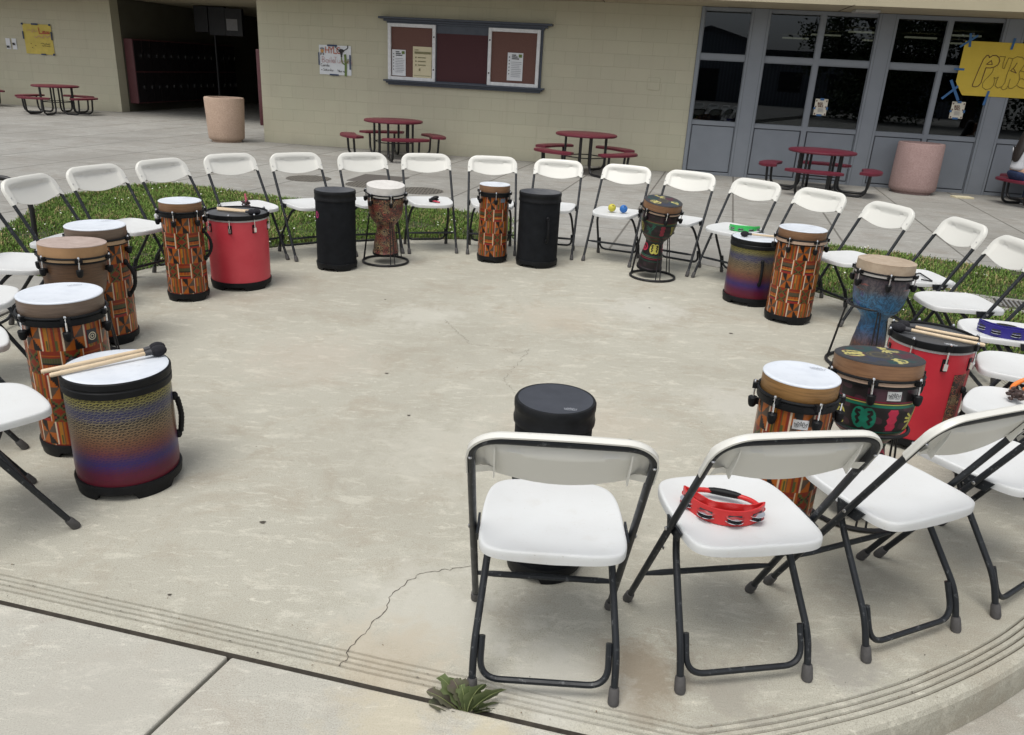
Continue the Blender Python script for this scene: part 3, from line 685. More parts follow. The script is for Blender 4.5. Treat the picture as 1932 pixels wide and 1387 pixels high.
m.box((.11, y, .11), (.135, y+.001, .15)); m.box((.02, y, .03), (.32, y+.001, .036)); m.build('print', flat('olive_print', (.20,.19,.10), .8), t)
paper_doc('white notice alone in the right notice case', -.355, 1.32, .265, .44, M_paper, 2, True)
# HYLC poster
t = onwall('poster', 'white handmade poster with bull skull, cactus and letters HYLC', 'poster', -3.755, 1.245)
sheet(.595, .485, 12, 10, .010, 9).build('sheet', M_paper, t)
m = MB(); y = -.017
for ch, x in zip('HYLC', (.125, .20, .275, .335)): write(m, ch, x, .355, .10 if ch != 'L' else .105, .013, y, 0)
write(m, 'Baile', .055, .20, .095, .007, y, 4); write(m, 'Jueves', .26, .20, .095, .006, y, 4)
write(m, 'Comida', .03, .135, .042, .005, y, 1); m.ell((.045, y, .075), .008, .001, .009, 8, 1); write(m, 'Saturday 17 to', .075, .062, .040, .004, y, 1); write(m, 'dance', .36, .052, .036, .004, y, 1); m.ell((.47, y, .055), .009, .001, .009, 8, 1)
m.prism([(.37,.41),(.395,.43),(.44,.43),(.47,.41),(.465,.385),(.445,.38),(.43,.33),(.43,.30),(.415,.29),(.405,.30),(.405,.33),(.39,.38),(.365,.385)], .0, .001, 1, Matrix(((1,0,0,0),(0,0,-1,y),(0,1,0,0),(0,0,0,1))))
ribbon(m, [(.385,.405),(.34,.43),(.31,.455),(.305,.475)], .014, y, 1); ribbon(m, [(.455,.405),(.51,.43),(.54,.455),(.535,.49)], .014, y, 1)
ribbon(m, [(.49,.0),(.495,.15),(.49,.30),(.485,.335)], .042, y, 2); ribbon(m, [(.475,.18),(.44,.20),(.42,.24),(.415,.285)], .020, y, 2); ribbon(m, [(.51,.20),(.535,.22),(.54,.27)], .018, y, 2)
m.ell((.06, y, .425), .042, .001, .018, 10, 5); m.ell((.06, y, .39), .03, .001, .035, 10, 3); ribbon(m, [(.04,.355),(.035,.325)], .014, y, 1); ribbon(m, [(.075,.355),(.085,.325)], .014, y, 1)
m.build('drawing', [M_ink_red, M_ink_blk, M_ink_grn, M_ink_or, M_ink_pink, M_ink_grey], t)
m = MB()
for x0, z0, x1, z1 in ((.16,.468,.34,.495), (-.012,.15,.008,.36), (.565,.10,.59,.34), (.19,-.012,.36,.012)): m.box((x0, -.021, z0), (x1, -.0175, z1))
m.split('tape', M_darktape, t)
# yellow poster on the recessed wall
def onwall2(name, label, cat, s, z): return thing(name, label, cat, WP(s-.72, q2-.004, z), BLD_R)
t = onwall2('poster', 'worn yellow poster taped to the recessed wall above the picnic table', 'poster', -12.5, 1.235)
sheet(.78, .675, 12, 10, .02, 12).build('sheet', flat('faded_yellow_paper', (.55,.44,.10), .8, var=.12, vs=6), t)
m = MB(); y = -.024
ribbon(m, [(.44,.60),(.45,.47),(.72,.475)], .022, y, 0); write(m, 'um', .53, .49, .07, .014, y, 0); write(m, 'ao', .64, .48, .075, .014, y, 0)
scribble(m, .12, .53, .25, .10, .014, y, 2, 3); scribble(m, .30, .40, .42, .07, .02, y, 2, 4); scribble(m, .45, .24, .24, .03, .008, y, 1, 5); scribble(m, .48, .19, .22, .03, .008, y, 1, 6)
for x, z in ((.18,.23), (.30,.19), (.2,.14)): m.ell((x, y, z), .012, .001, .012, 8, 3)
m.build('drawing', [M_ink_red, M_ink_blk, flat('faded_pink_marker', (.50,.32,.17), .8), M_ink_brown], t)
m = MB()
for x0, z0, x1, z1 in ((.26,.655,.44,.69), (-.02,.33,.012,.50), (.76,.33,.79,.52), (.42,-.015,.55,.015), (.745,-.02,.79,.03), (-.02,.65,.03,.69), (.73,.65,.78,.69)): m.box((x0, -.030, z0), (x1, -.025, z1))
m.split('tape', M_darktape, t)
for s, seed, lb in ((-13.03, 1, 'narrow white paper slip left of its twin near the yellow wall poster'), (-12.86, 2, 'narrow white paper slip right of its twin near the yellow wall poster')):
    t = onwall2('paper_slip', lb, 'paper slip', s, 1.31); sheet(.12, .25, 3, 5, .03, seed).build('sheet', M_paper, t)
    m = MB(); m.box((.02, -.034, .03 if seed == 1 else .10), (.085, -.032, .08 if seed == 1 else .15)); m.build('print', M_ink, t)
# window flyers and the big yellow sign
for s, z, seed, lb in ((4.72, 1.06, 1, 'small flyer taped to the middle pane above the picnic table'), (6.765, 1.135, 2, 'small flyer taped to the pane under the big yellow sign')):
    t = onwall('flyer', lb, 'flyer', s, z, -.002); t.location = WP(s, .030, z)
    sheet(.195, .25, 3, 4, .004, seed).build('sheet', flat('ivory_paper', (.66,.62,.52), .8), t)
    m = MB(); y = -.010
    write(m, 'BOOK', .045, .165, .030, .007, y, 0); write(m, 'SALE', .05, .128, .030, .007, y, 0)
    for i in range(4): m.box((.06, y, .10-i*.016), (.14, y+.001, .105-i*.016), 2)
    for x, zz in ((.02,.22),(.175,.22),(.02,.02),(.175,.02),(.175,.13),(.02,.13)): m.ell((x, y, zz), .010, .001, .016, 6, 0)
    m.build('print', [M_ink_brown, M_ink_blk, M_ink_grey], t)
    m = MB()
    for x0, z0, x1, z1 in ((.07,.228,.13,.262), (.05,-.012,.13,.016), (-.012,.09,.018,.12), (.18,.09,.21,.13)): m.box((x0, -.014, z0), (x1, -.0105, z1))
    m.split('tape', M_bluetape, t)
t = onwall('yellow_sign', 'big yellow taped sign with bubble letters across the window post', 'sign', 6.72, 1.485, -.036)
SW, SH = 1.62, .775
pts = [(.135, 0), (SW, -.01), (SW, SH), (.0, SH), (-.02, .74), (.03, .18)]
m = MB(); nx, nz = 26, 12; vs = []
for i in range(nz+1):
    for j in range(nx+1):
        v = i/nz; zz = v*SH; xl = np.interp(zz, [0, .18, .74, SH], [.135, .0, .0, .0]); u = j/nx; x = xl+u*(SW-xl)
        vs.append((x, -.006-.006*math.sin(5*u+1)*math.sin(3*v+.5), zz))
m.add(vs, [(i*(nx+1)+j, i*(nx+1)+j+1, (i+1)*(nx+1)+j+1, (i+1)*(nx+1)+j) for i in range(nz) for j in range(nx)]); m.build('board', M_yellow, t)
# bubble letters, traced in sign units
m = MB(); y = -.0145
def gp(P): return [((px-110)/1000*1.045+.0, (930-py)/1000*1.0) for px, py in P]
for P, w_, mi in [
 ([(440,350),(410,400),(385,520),(365,640),(345,770),(350,795),(390,802),(430,785),(455,740),(460,640),(468,545),(470,520)], .012, 0),
 ([(440,350),(465,342),(485,375),(520,345),(570,342),(615,370),(635,420),(620,470),(580,505),(530,520),(470,520)], .012, 0),
 ([(465,470),(520,415),(545,470),(465,470)], .010, 0),
 ([(575,520),(575,570),(545,630),(500,690),(480,745),(490,800),(540,832),(600,815),(632,760),(630,700),(612,650),(640,665),(672,640),(660,700),(655,770),(700,800),(750,775),(775,720),(775,600),(790,500)], .008, 1),
 ([(620,352),(695,352),(685,440),(695,515),(718,520),(735,400),(745,365),(800,375),(790,500)], .008, 1),
 ([(800,375),(850,345),(920,350),(965,385),(978,440),(950,510),(930,570),(950,620),(960,680),(940,750),(890,795),(850,795),(830,760),(835,660)], .008, 1),
 ([(830,760),(815,805),(775,822),(742,800),(750,775)], .008, 1),
 ([(870,430),(850,490),(810,545),(895,575),(845,515)], .009, 0),
 ([(965,385),(1000,355),(1060,345),(1140,350),(1210,380),(1230,430),(1190,460),(1110,462),(1050,465),(1015,485),(1020,510),(1090,520),(1170,560),(1225,620),(1230,700),(1170,765),(1080,788),(990,775),(945,745)], .008, 1),
 ([(945,540),(1000,550),(1060,575),(1095,610),(1085,660),(1040,675),(995,645),(962,655)], .008, 1)]: ribbon(m, gp(P), w_, y, mi)
m.build('lettering', [M_ink_brown, flat('olive_marker', (.16,.11,.02), .7)], t)
m = MB()
def strip(x0, z0, x1, z1, w_=.035, y=-.012):
    ribbon(m, [(x0, z0), (x1, z1)], w_, y, 0)
strip(.05, .87, .075, .70, .035, -.0155); strip(.15, .85, -.055, .69, .03, -.0165); strip(.68, .83, .665, .69, .034, -.0155); strip(-.06, .37, .07, .37, .03, -.0155); strip(-.07, .20, .09, -.07, .04, -.0155); strip(-.14, -.06, .04, .12, .035, -.0168); strip(.50, .07, .475, -.12, .035, -.0155)
m.split('tape', M_bluetape, t)

# ------------------------------------------------------------------ picnic tables, trash cans, bits on the pavement
M_redcoat = flat('maroon_plastic_coating', (.115,.010,.024), .45, var=.1, vs=20, bump=.25, bs=140)
M_tblk = flat('black_powder_coat', (.012,.012,.013), .42, .1)
def picnic(name='picnic_table', label='', loc=(0,0,0), rz=0, group=None, top=.615, R=.49):
    t = thing(name, label, 'picnic table', loc, rz, group)
    m = MB(); m.lathe([(0, top), (R-.02, top), (R-.005, top-.006), (R, top-.018), (R-.004, top-.034), (R-.02, top-.04), (0, top-.04)], 56); m.build('table_top', M_redcoat, t, True)
    sz = .375
    for k in range(4):
        a0 = k*PI/2+rad(16); a1 = (k+1)*PI/2-rad(16); m = MB(); r1, r2 = .62, .885; vs = []; N = 14
        for i in range(N+1):
            a = a0+(a1-a0)*i/N; e = (abs(i-N/2)/(N/2))**6*.05
            for r_, z in ((r1+e, sz-.036), (r1+e, sz-.006), (r1+e+.012, sz), (r2-e-.012, sz), (r2-e, sz-.006), (r2-e, sz-.036)): vs.append((r_*math.cos(a), r_*math.sin(a), z))
        fs = [(i*6+j, i*6+(j+1) % 6, (i+1)*6+(j+1) % 6, (i+1)*6+j) for i in range(N) for j in range(6)]+[tuple(range(6))[::-1], tuple(N*6+j for j in range(6))]
        m.add(vs, fs); m.build('bench_seat', M_redcoat, t, True)
    for k in range(4):
        for s in (-1, 1):
            a = k*PI/2+PI/4+s*rad(17); ai = k*PI/2+PI/4+s*rad(31)
            o = Vector((math.cos(a), math.sin(a), 0)); i_ = Vector((math.cos(ai), math.sin(ai), 0))
            m = MB(); m.tube(fillet([o*.76+Vector((0,0,sz-.036)), o*.74+Vector((0,0,.02)), i_*.33+Vector((0,0,.02)), i_*.33+Vector((0,0,top-.04))], .12, 6), .019, 8)
            m.build('leg', M_tblk, t, True)
    m = MB(); q = [(.33*math.cos(k*PI/2+PI/4+s*rad(31)), .33*math.sin(k*PI/2+PI/4+s*rad(31)), .26) for k in range(4) for s in (-1, 1)]
    m.tube(q, .009, 6, True); m.build('brace', M_tblk, t, True); return t
GP = 'round maroon picnic tables'
pt = picnic(label='maroon round picnic table under the notice board', loc=(-2.2, 13.63, 0), rz=rad(-20), group=GP)
dup(pt, (.98, 12.95, 0), rad(-3), 'maroon round picnic table by the block wall just left of the windows', GP)
dup(pt, (4.47, 12.2, 0), rad(20), 'maroon round picnic table in front of the window wall', GP)
dup(pt, (-10.75, 18.75, 0), rad(35), 'shaded round picnic table below the yellow wall poster', GP)
dup(pt, (-13.35, 19.35, 0), rad(10), 'shaded round picnic table half out of frame at the far left', GP)
PT5 = (7.95, 11.95, 0)
dup(pt, PT5, rad(55), 'maroon round picnic table with a seated person by the windows', GP)
def aggregate(name, a, b2):
    n = NT(name); v = n.coord(); vo = n.n('ShaderNodeTexVoronoi', Scale=95); n.l(v, vo.inputs['Vector'])
    sx = n.n('ShaderNodeSeparateColor'); n.l(vo.outputs['Color'], sx.inputs[0])
    c = n.mix(sx.outputs[0], a, b2); c = n.mix(n.ramp(n.noise(v, 3, 4), [(.4, 0), (.7, .4)]), c, [x*.85 for x in a])
    return n.out(c, .85, n.bump(vo.outputs['Distance'], .35, .004))
def can(label, loc, mat, h, r0_, r1_):
    t = thing('trash_can', label, 'trash can', loc, .3)
    m = MB(); m.lathe([(0, .0), (r0_*.82, 0), (r0_*.82, .03), (r0_*.9, .035), (r0_*.98, .06), (r0_, .11), (r1_, h-.02), (r1_-.01, h), (r1_-.07, h), (r1_-.08, h-.06), (r1_-.08, h-.3), (0, h-.3)], 48); m.build('body', mat, t, True, 50)
    m = MB(); m.lathe([(r1_-.082, h-.05), (r1_-.12, h-.07), (r1_-.15, h-.12), (r1_-.15, h-.28), (0, h-.28)], 40); m.build('liner', flat('dark_red_liner', (.05,.012,.014), .6), t, True)
can('tan pebbled concrete trash can at the mouth of the dark passage', (-5.43, 14.75, 0), aggregate('tan_aggregate', (.385,.275,.205), (.49,.36,.275)), .765, .315, .345)
can('pinkish concrete trash can in front of the window wall', (6.17, 12.72, 0), aggregate('pink_aggregate', (.30,.20,.185), (.40,.28,.26)), .765, .345, .335)
def cover_mat():
    n = NT('cast_iron_cover'); v = n.coord(); vo = n.n('ShaderNodeTexVoronoi', Scale=24, _distance='CHEBYCHEV'); vo.inputs['Randomness'].default_value = .1; n.l(v, vo.inputs['Vector'])
    c = n.mix(n.ramp(vo.outputs['Distance'], [(.3, 0), (.42, 1)]), (.16,.145,.12), (.045,.042,.038)); return n.out(c, .7, n.bump(vo.outputs['Distance'], .5, .006), .2)
M_cover = cover_mat()
for (x, y, lb) in ((-2.87, 10.69, 'round cast iron manhole cover behind the leftmost straight chair gap'), (-2.02, 10.45, 'round manhole cover half hidden behind the carved djembe'), (-1.3, 10.15, 'round manhole cover nearest the block wall picnic table gap')):
    t = thing('manhole_cover', lb, 'manhole cover', (x, y, 0))
    m = MB(); m.lathe([(.30, .002), (.27, .007), (.262, .004), (.255, .004), (.25, .007), (.12, .0075), (.115, .005), (.10, .005), (.095, .0075), (0, .008)], 40); m.build('cover', M_cover, t)
t = thing('access_plate', 'dark square steel plate set in the pavement between manhole covers', 'access plate', (-1.98, 11.0, 0), BLD_R)
m = MB(); m.box((-.33, -.36, 0), (.33, .36, .006)); m.build('plate', flat('weathered_steel_plate', (.11,.10,.09), .7, .2), t, bevel=.003)
t = thing('drain_grate', 'steel drain grate in a concrete collar in the right lawn', 'drain grate', (3.92, 5.75, 0), rad(-20))
m = MB(); m.box((-.75, -.06, .0), (.6, .36, .022)); m.build('collar', M_pave, t, bevel=.005)
m = MB(); m.box((-.24, .0, .0222), (.22, .27, .026), 1)
for i in range(14): m.box((-.23+i*.033, .01, .0262), (-.215+i*.033, .26, .034))
m.build('bars', [flat('galvanised_bar', (.3,.3,.29), .5, .6), M_dirt], t)
t = thing('notepad', 'yellow paper pad lying on the pavement by the window wall', 'notepad', (6.83, 12.42, 0), BLD_R+.15)
m = MB(); m.box((-.14, -.09, .004), (.14, .09, .022)); m.build('pages', flat('pad_paper', (.66,.60,.42), .8), t, bevel=.002)
m = MB(); m.box((-.143, -.093, .0), (.143, .093, .0038)); m.build('cover', M_cream, t)
tt = MB(); tt.tube(fillet([(-4.2, 5.5, .655), (-3.55, 5.5, .64), (-3.45, 5.5, .47), (-3.455, 5.5, .34), (-3.47, 5.5, -.01)], .07, 6), .018, 10)
t = thing('pipe_rail', 'black bent pipe rail standing in the lawn at the left edge', 'rail', (-3.5, 5.5, 0))
for v_ in range(len(tt.v)): tt.v[v_] = (tt.v[v_][0]+3.5, tt.v[v_][1]-5.5, tt.v[v_][2])
tt.build('bent_pipe', M_tblk, t, True)

# ------------------------------------------------------------------ behind the camera, seen only mirrored in the glass
t = thing('metal_building', 'metal sided building with a gabled roof mirrored in the window glass', 'building', (-3.0, -31, 0), rad(-6))
n = NT('ribbed_blue_grey_metal'); wv = n.n('ShaderNodeTexWave', Scale=1.4); n.l(n.coord(), wv.inputs['Vector']); M_rib = n.out(n.ramp(wv.outputs['Fac'], [(.3, (.10,.115,.14)), (.7, (.15,.17,.20))]), .5)
m = MB(); hw, ev, pk = 3.4, 3.75, 4.65
m.add([(-hw, 0, -.2), (hw, 0, -.2), (hw, 0, ev), (0, 0, pk), (-hw, 0, ev), (-hw, -16, -.2), (hw, -16, -.2), (hw, -16, ev), (0, -16, pk), (-hw, -16, ev)], [(1, 0, 4, 3, 2), (0, 5, 9, 4), (1, 2, 7, 6), (5, 6, 7, 8, 9)]); m.build('wall', M_rib, t)
m = MB()
for s in (-1, 1): m.add([(s*(hw+.3), .3, ev-.12), (0, .3, pk), (0, -16.2, pk), (s*(hw+.3), -16.2, ev-.12), (s*(hw+.3), .3, ev+.0), (0, .3, pk+.14), (0, -16.2, pk+.14), (s*(hw+.3), -16.2, ev+.0)], [(0, 1, 2, 3), (4, 7, 6, 5), (0, 4, 5, 1), (1, 5, 6, 2), (2, 6, 7, 3), (3, 7, 4, 0)])
m.build('roof', flat('dark_metal_roof', (.06,.065,.075), .5), t)
m = MB(); m.box((-.9, .0, -.1), (.9, .05, 2.1)); m.build('door', M_dark, t)
t = thing('low_building', 'long low slate coloured building mirrored beside the gabled one', 'building', (5.5, -29, 0), rad(-6))
m = MB(); m.box((-4.6, -8, -.2), (9, 0, 3.1)); m.build('wall', M_rib, t)
m = MB(); m.box((-4.9, -8.3, 3.101), (9.3, .5, 3.35)); m.build('roof', flat('slate_roof', (.05,.055,.062), .6), t)
for xx in (-2.8, .2, 3.2, 6.2):
    m = MB(); m.box((xx-.7, .002, .9), (xx+.7, .04, 2.1)); m.build('window', M_dark, t)
M_leaf = flat('tree_leaves', (.035,.058,.020), .6, var=.4, vs=3); M_bark = flat('tree_bark', (.09,.07,.05), .9)
for i, (x, y, h, R, lb) in enumerate(((7.0, -18, 8.5, 3.0, 'dense dark tree mirrored nearest the gabled building'), (11.5, -17, 9.5, 3.4, 'tallest dark tree mirrored in the middle panes'), (16.5, -18.5, 8.6, 3.4, 'broad dark tree mirrored in the right hand panes'))):
    t = thing('tree', lb, 'tree', (x, y, -.13), 0, 'trees opposite the window wall'); r = random.Random(i)
    m = MB(); m.tube([(0, 0, 0), (.1, .05, h*.25), (-.1, .1, h*.55), (.1, 0, h*.8)], [.28, .2, .13, .05], 8)
    for k in range(6): a = k*1.05+i; m.tube([(0, .05, h*(.25+.06*k)), (R*.3*math.cos(a), R*.3*math.sin(a), h*(.40+.06*k)), (R*.7*math.cos(a), R*.7*math.sin(a), h*(.48+.06*k))], [.09, .06, .02], 6)
    m.build('trunk', M_bark, t, True)
    m = MB(); cl = [(r.gauss(0, R*.5), r.gauss(0, R*.4), max(.5, h*.5+r.gauss(0, h*.24))) for _ in range(46)]
    for q in range(15000):
        c = cl[r.randrange(46)]; p = Vector((c[0]+r.gauss(0, .42), c[1]+r.gauss(0, .42), c[2]+r.gauss(0, .36))); d1 = Vector((r.gauss(0, 1), r.gauss(0, 1), r.gauss(0, .6))).normalized()*.12; d2 = d1.orthogonal().normalized()*.06
        m.add([p-d1, p+d2, p+d1, p-d2], [(0, 1, 2, 3)])
    m.build('crown', M_leaf, t)

# ------------------------------------------------------------------ folding chairs
EW = Vector((0, -.4990, .8666)); EN = Vector((0, .8666, .4990)); FOOT_Y = .2003
def bp(x, w_, n_=0): return Vector((x, FOOT_Y, 0))+EW*w_+EN*n_
def make_chair():
    t = thing('folding_chair', '', 'folding chair')
    # front tube frame: one tube from foot to foot round the back
    P = [bp(-.207, .012), bp(-.209, .5), bp(-.2095, .893), bp(.2095, .893), bp(.209, .5), bp(.207, .012)]
    m = MB(); m.tube(fillet(P, .075, 8), .0102, 10); m.tube([bp(-.203, .19), bp(-.15, .19), bp(.15, .19), bp(.203, .19)], [.006, .0092, .0092, .006], 8)
    fr = m.build('front_frame', M_tube, t, True)
    m = MB(); Q = [(-.187, -.1965, .012), (-.187, -.162, .125), (-.167, -.003, .33), (-.145, .055, .398), (.145, .055, .398), (.167, -.003, .33), (.187, -.162, .125), (.187, -.1965, .012)]
    m.tube(fillet(Q, .045, 5), .0100, 10); m.build('rear_frame', M_tube, t, True)
    m = MB(); m.tube(fillet([(-.1672, -.143, .150), (-.1692, -.186, .046), (.1692, -.186, .046), (.1672, -.143, .150)], .062, 9), .0088, 8); m.build('rear_stretcher', M_tube, t, True)
    for sx in (-1, 1):
        for a, b in ((bp(sx*.207, 0), bp(sx*.2072, .048)), (Vector((sx*.187, -.2, 0)), Vector((sx*.187, -.187, .046)))):
            m = MB(); d = (b-a).normalized(); a2 = Vector((a.x, a.y, .0)); m.tube([a2, a2+d*.008, a2+d*.038, b], [.0135, .0158, .0145, .0125], 10); m.build('rubber_foot', M_rubber, t, True)
    # hinges and rivets
    m = MB(); r = MB()
    for sx in (-1, 1):
        c = bp(sx*.2085, .478); m.add([c+Vector((sx*-.010, .05, .012)), c+Vector((sx*-.010, -.05, .012)), c+Vector((sx*-.010, -.03, -.022)), c+Vector((sx*-.010, .04, -.022)), c+Vector((sx*-.016, .05, .012)), c+Vector((sx*-.016, -.05, .012)), c+Vector((sx*-.016, -.03, -.022)), c+Vector((sx*-.016, .04, -.022))], [(0, 1, 2, 3), (7, 6, 5, 4), (0, 4, 5, 1), (1, 5, 6, 2), (2, 6, 7, 3), (3, 7, 4, 0)])
        r.ell(c+Vector((sx*.011, 0, 0)), .004, .006, .006, 8); r.ell(bp(sx*.2105, .80, .0135), .005, .005, .004, 8)
        r.ell(bp(sx*.2105, .83, -.0115), .005, .005, .004, 8); r.ell(bp(sx*.188, .36, 0)+Vector((sx*.004, 0, 0)), .003, .006, .006, 8)
    m.split('hinge_plate', M_tube, t); r.split('rivet', M_rivet, t, smooth=True)
    # backrest shell
    NU = 44; NR = 12; HW = .2215; TOP = .917
    def wt(x):
        ax = abs(x); rr = .085; base = TOP-.006*(ax/HW)**2
        return base if ax < HW-rr else base-rr+math.sqrt(max(0, rr*rr-(ax-HW+rr)**2))
    def wb(x):
        ax = abs(x)/HW
        return .758 if ax > .90 else .772-.030*math.cos(ax/.90*PI/2)**1.1 if ax < .86 else .772-(.014)*(ax-.86)/.04
    def dep(x, w_):
        e = min(wt(x)-w_, HW-abs(x)); curve = -.017*(1-min(1, abs(x)/.19)**2)
        k = max(0, min(1, (e-.041)/.014)); k = k*k*(3-2*k)
        edge = .0135 if e > .008 else .0135-.010*(1-e/.008)**2
        return edge*(1-k)+(.006+curve)*k
    front = []; back = []
    xs = [HW*math.sin(PI/2*(-1+2*j/NU)) for j in range(NU+1)]
    xs = [.55*HW*(-1+2*j/NU)+.45*x for j, x in enumerate(xs)]
    for i in range(NR+1):
        for x in xs:
            f = i/NR; f = f+.10*math.sin(PI*2*f)*(-1)*.8 if False else f
            a, b = wb(x), wt(x); w_ = a+(b-a)*(1-(1-f)**1.5)
            front.append(bp(x, w_, dep(x, w_)))
            e = min(wt(x)-w_, HW-abs(x)); nb = dep(x, w_)-.0045 if e > .03 else dep(x, w_)-.003
            back.append(bp(x, w_, nb))
    n1 = NU+1; m = MB(); vs = front+back; o = len(front); fs = []
    for i in range(NR):
        for j in range(NU):
            a = i*n1+j; fs.append((a, a+1, a+n1+1, a+n1)); fs.append((o+a+n1, o+a+n1+1, o+a+1, o+a))
    bd = [(j, j+1) for j in range(NU)]
    for a, b in bd: fs.append((b, a, o+a, o+b))
    m.add(vs, fs)
    # rim lip wrapping back over the tube along the top and sides
    L = []; path = [(x, wt(x)) for x in xs]; path = [(-HW, .758)]+path+[(HW, .758)]
    for x, w_ in path: L += [bp(x*.998, w_, .0045), bp(x*1.0, w_+.0006, -.003), bp(x*1.0, w_+.0004, -.0085), bp(x*.982, w_-.004, -.0095), bp(x*.982, w_-.004, .003)]
    m.add(L, [(5*i+k, 5*i+k+1, 5*i+5+k+1, 5*i+5+k) for i in range(len(path)-1) for k in range(4)])
    # ribs and corner tabs on the back
    for sx in (-1, 1):
        x = sx*.155; m.add([bp(x-.0018, .772, -.008), bp(x-.0018, .872, -.008), bp(x-.0018, .845, -.016), bp(x-.0018, .772, -.026), bp(x+.0018, .772, -.008), bp(x+.0018, .872, -.008), bp(x+.0018, .845, -.016), bp(x+.0018, .772, -.026)], [(3, 2, 1, 0), (4, 5, 6, 7), (0, 1, 5, 4), (1, 2, 6, 5), (2, 3, 7, 6), (3, 0, 4, 7)])
        m.add([bp(sx*.145, .772, -.004), bp(sx*.198, .766, -.010), bp(sx*.198, .80, -.012), bp(sx*.17, .795, -.006)], [(0, 1, 2, 3)])
    m.build('backrest', M_white, t, True, 50)
    # seat shell
    half = [(0, -.170), (.06, -.171), (.11, -.170), (.150, -.164), (.176, -.147), (.1885, -.110), (.1875, -.03), (.186, .05), (.179, .12), (.164, .172), (.135, .203), (.09, .215), (.04, .219), (0, .220)]
    ol = half+[(-x, y) for x, y in half[-2:0:-1]]
    for _ in range(2): ol = [q for i in range(len(ol)) for q in (((.75*ol[i][0]+.25*ol[(i+1) % len(ol)][0]), (.75*ol[i][1]+.25*ol[(i+1) % len(ol)][1])), ((.25*ol[i][0]+.75*ol[(i+1) % len(ol)][0]), (.25*ol[i][1]+.75*ol[(i+1) % len(ol)][1])))]
    ol = [(x*1.012, (y-.017)*1.012+.017) for x, y in ol]; n = len(ol)
    def zt(s, y): return .4335-.013*(1-s*s)**.8+.008*(y > .05)*(-(y-.05)/.17)**2 * -1 if False else .4345-.019*(1-s*s)**.9-.010*max(0, (y-.08)/.14)**2*s
    rings = []; cy = .017
    for s_ in (.15, .35, .55, .72, .86, .94, .975, .993): rings.append([(x*s_, cy+(y-cy)*s_, zt(s_, cy+(y-cy)*s_)-(.003 if s_ > .98 else 0)) for x, y in ol])
    for s_, dz in ((1.0, -.007), (1.002, -.017), (.999, -.027), (.985, -.028), (.98, -.018), (.90, -.020), (.5, -.024)): rings.append([(x*s_, cy+(y-cy)*s_, zt(1, y)+dz-(.006*max(0, 1-abs(x)/.16)*(y < -.12) if -.036 < dz < -.025 else 0)) for x, y in ol])
    vs = [p for R_ in rings for p in R_]; fs = [(i*n+j, i*n+(j+1) % n, (i+1)*n+(j+1) % n, (i+1)*n+j) for i in range(len(rings)-1) for j in range(n)]
    fs += [tuple(range(n))[::-1], tuple((len(rings)-1)*n+j for j in range(n))]
    m = MB(); m.add(vs, fs); st = m.build('seat', M_seat, t, True, 55)
    m = MB()
    for x in (-.042, 0, .042): m.lathe([(.0032, 0), (0, .0002)], 10, c=(x, -.118, zt(.6, -.118)+.0016))
    m.split('drain_hole', M_ink, st)
    return t
CH = dict(
 c1=(-2.708,4.663,4.608), c2=(-2.626,5.182,4.341), c3=(-2.409,5.664,4.28), c4=(-2.138,6.146,3.999), c5=(-1.734,6.417,3.817), c6=(-1.266,6.677,3.667),
 c7=(-.792,6.858,3.43), c8=(-.252,6.932,3.223), c9=(.287,6.941,3.0), c10=(.83,6.817,2.765), c11=(1.32,6.618,2.626), c12=(1.732,6.309,2.336), c13=(2.09,5.929,2.191),
 c14=(2.336,5.412,1.926), c15=(2.558,4.935,1.653), n1=(.13,1.81,-.018), n2=(.644,1.895,.195), n3=(1.153,2.085,.433), n4=(1.611,2.331,.614),
 l0=(-2.72,4.10,4.73), l1=(-2.56,3.44,5.05), l2=(-2.24,2.86,5.36), l3=(-1.747,2.267,5.562),
 c16=(2.54,4.36,1.56), c17=(2.50,3.80,1.34), c18=(2.29,3.25,1.12), c19=(1.985,2.77,.92))
LAB = dict(
 c1='white folding chair with a small red object on its seat behind the brown djembe', c2='white folding chair behind the wide kente drum with a rope handle', c3='white folding chair in the lawn behind the narrow kente drum and red drum',
 c4='white folding chair holding a brown seed rattle with pink handle', c5='white folding chair between the rattle chair and the slim black tube drum', c6='white folding chair behind the carved tan and red djembe',
 c7='white folding chair with a black and red castanet on its seat', c8='white folding chair right behind the slimmest kente drum at the back', c9='white folding chair behind the black drum with a side handle',
 c10='white folding chair holding a yellow ball and a blue ball', c11='white folding chair right behind the striped djembe with yellow symbols', c12='white folding chair with a green tambourine on its seat',
 c13='white folding chair behind the wide kente drum right of the rainbow drum', c14='white folding chair facing left behind the blue tie dye djembe stand', c15='white folding chair facing left with a steel triangle on its seat',
 c16='white folding chair with empty seat between triangle chair and blue tambourine chair', c17='white folding chair with a blue tambourine at the right edge', c18='white folding chair seat at the right edge below the blue tambourine chair',
 c19='white folding chair seat with dark seed pods and orange handled rattle at the right edge', n1='white folding chair seen from behind, tucked at the nearest black drum', n2='white folding chair seen from behind with a red tambourine on its seat',
 n3='white folding chair seen from behind right of the red tambourine chair, seat empty', n4='white folding chair cut by the right edge nearest the camera, backrest out of frame',
 l0='white folding chair seat at the left edge behind the brown djembe', l1='white folding chair seat at the left edge with rim level with the brown djembe bowl', l2='white folding chair at the left edge beside the wide kente drum with target sticker', l3='white folding chair at the left edge beside the large rainbow drum')
proto = make_chair(); GC = 'white folding chairs set in a circle'
for i, (k, (x, y, th)) in enumerate(CH.items()):
    if i == 0: proto.location = (x, y, 0); proto.rotation_euler = (0, 0, th); proto['label'] = LAB[k]; proto['group'] = GC
    else: dup(proto, (x, y, 0), th, LAB[k], GC)
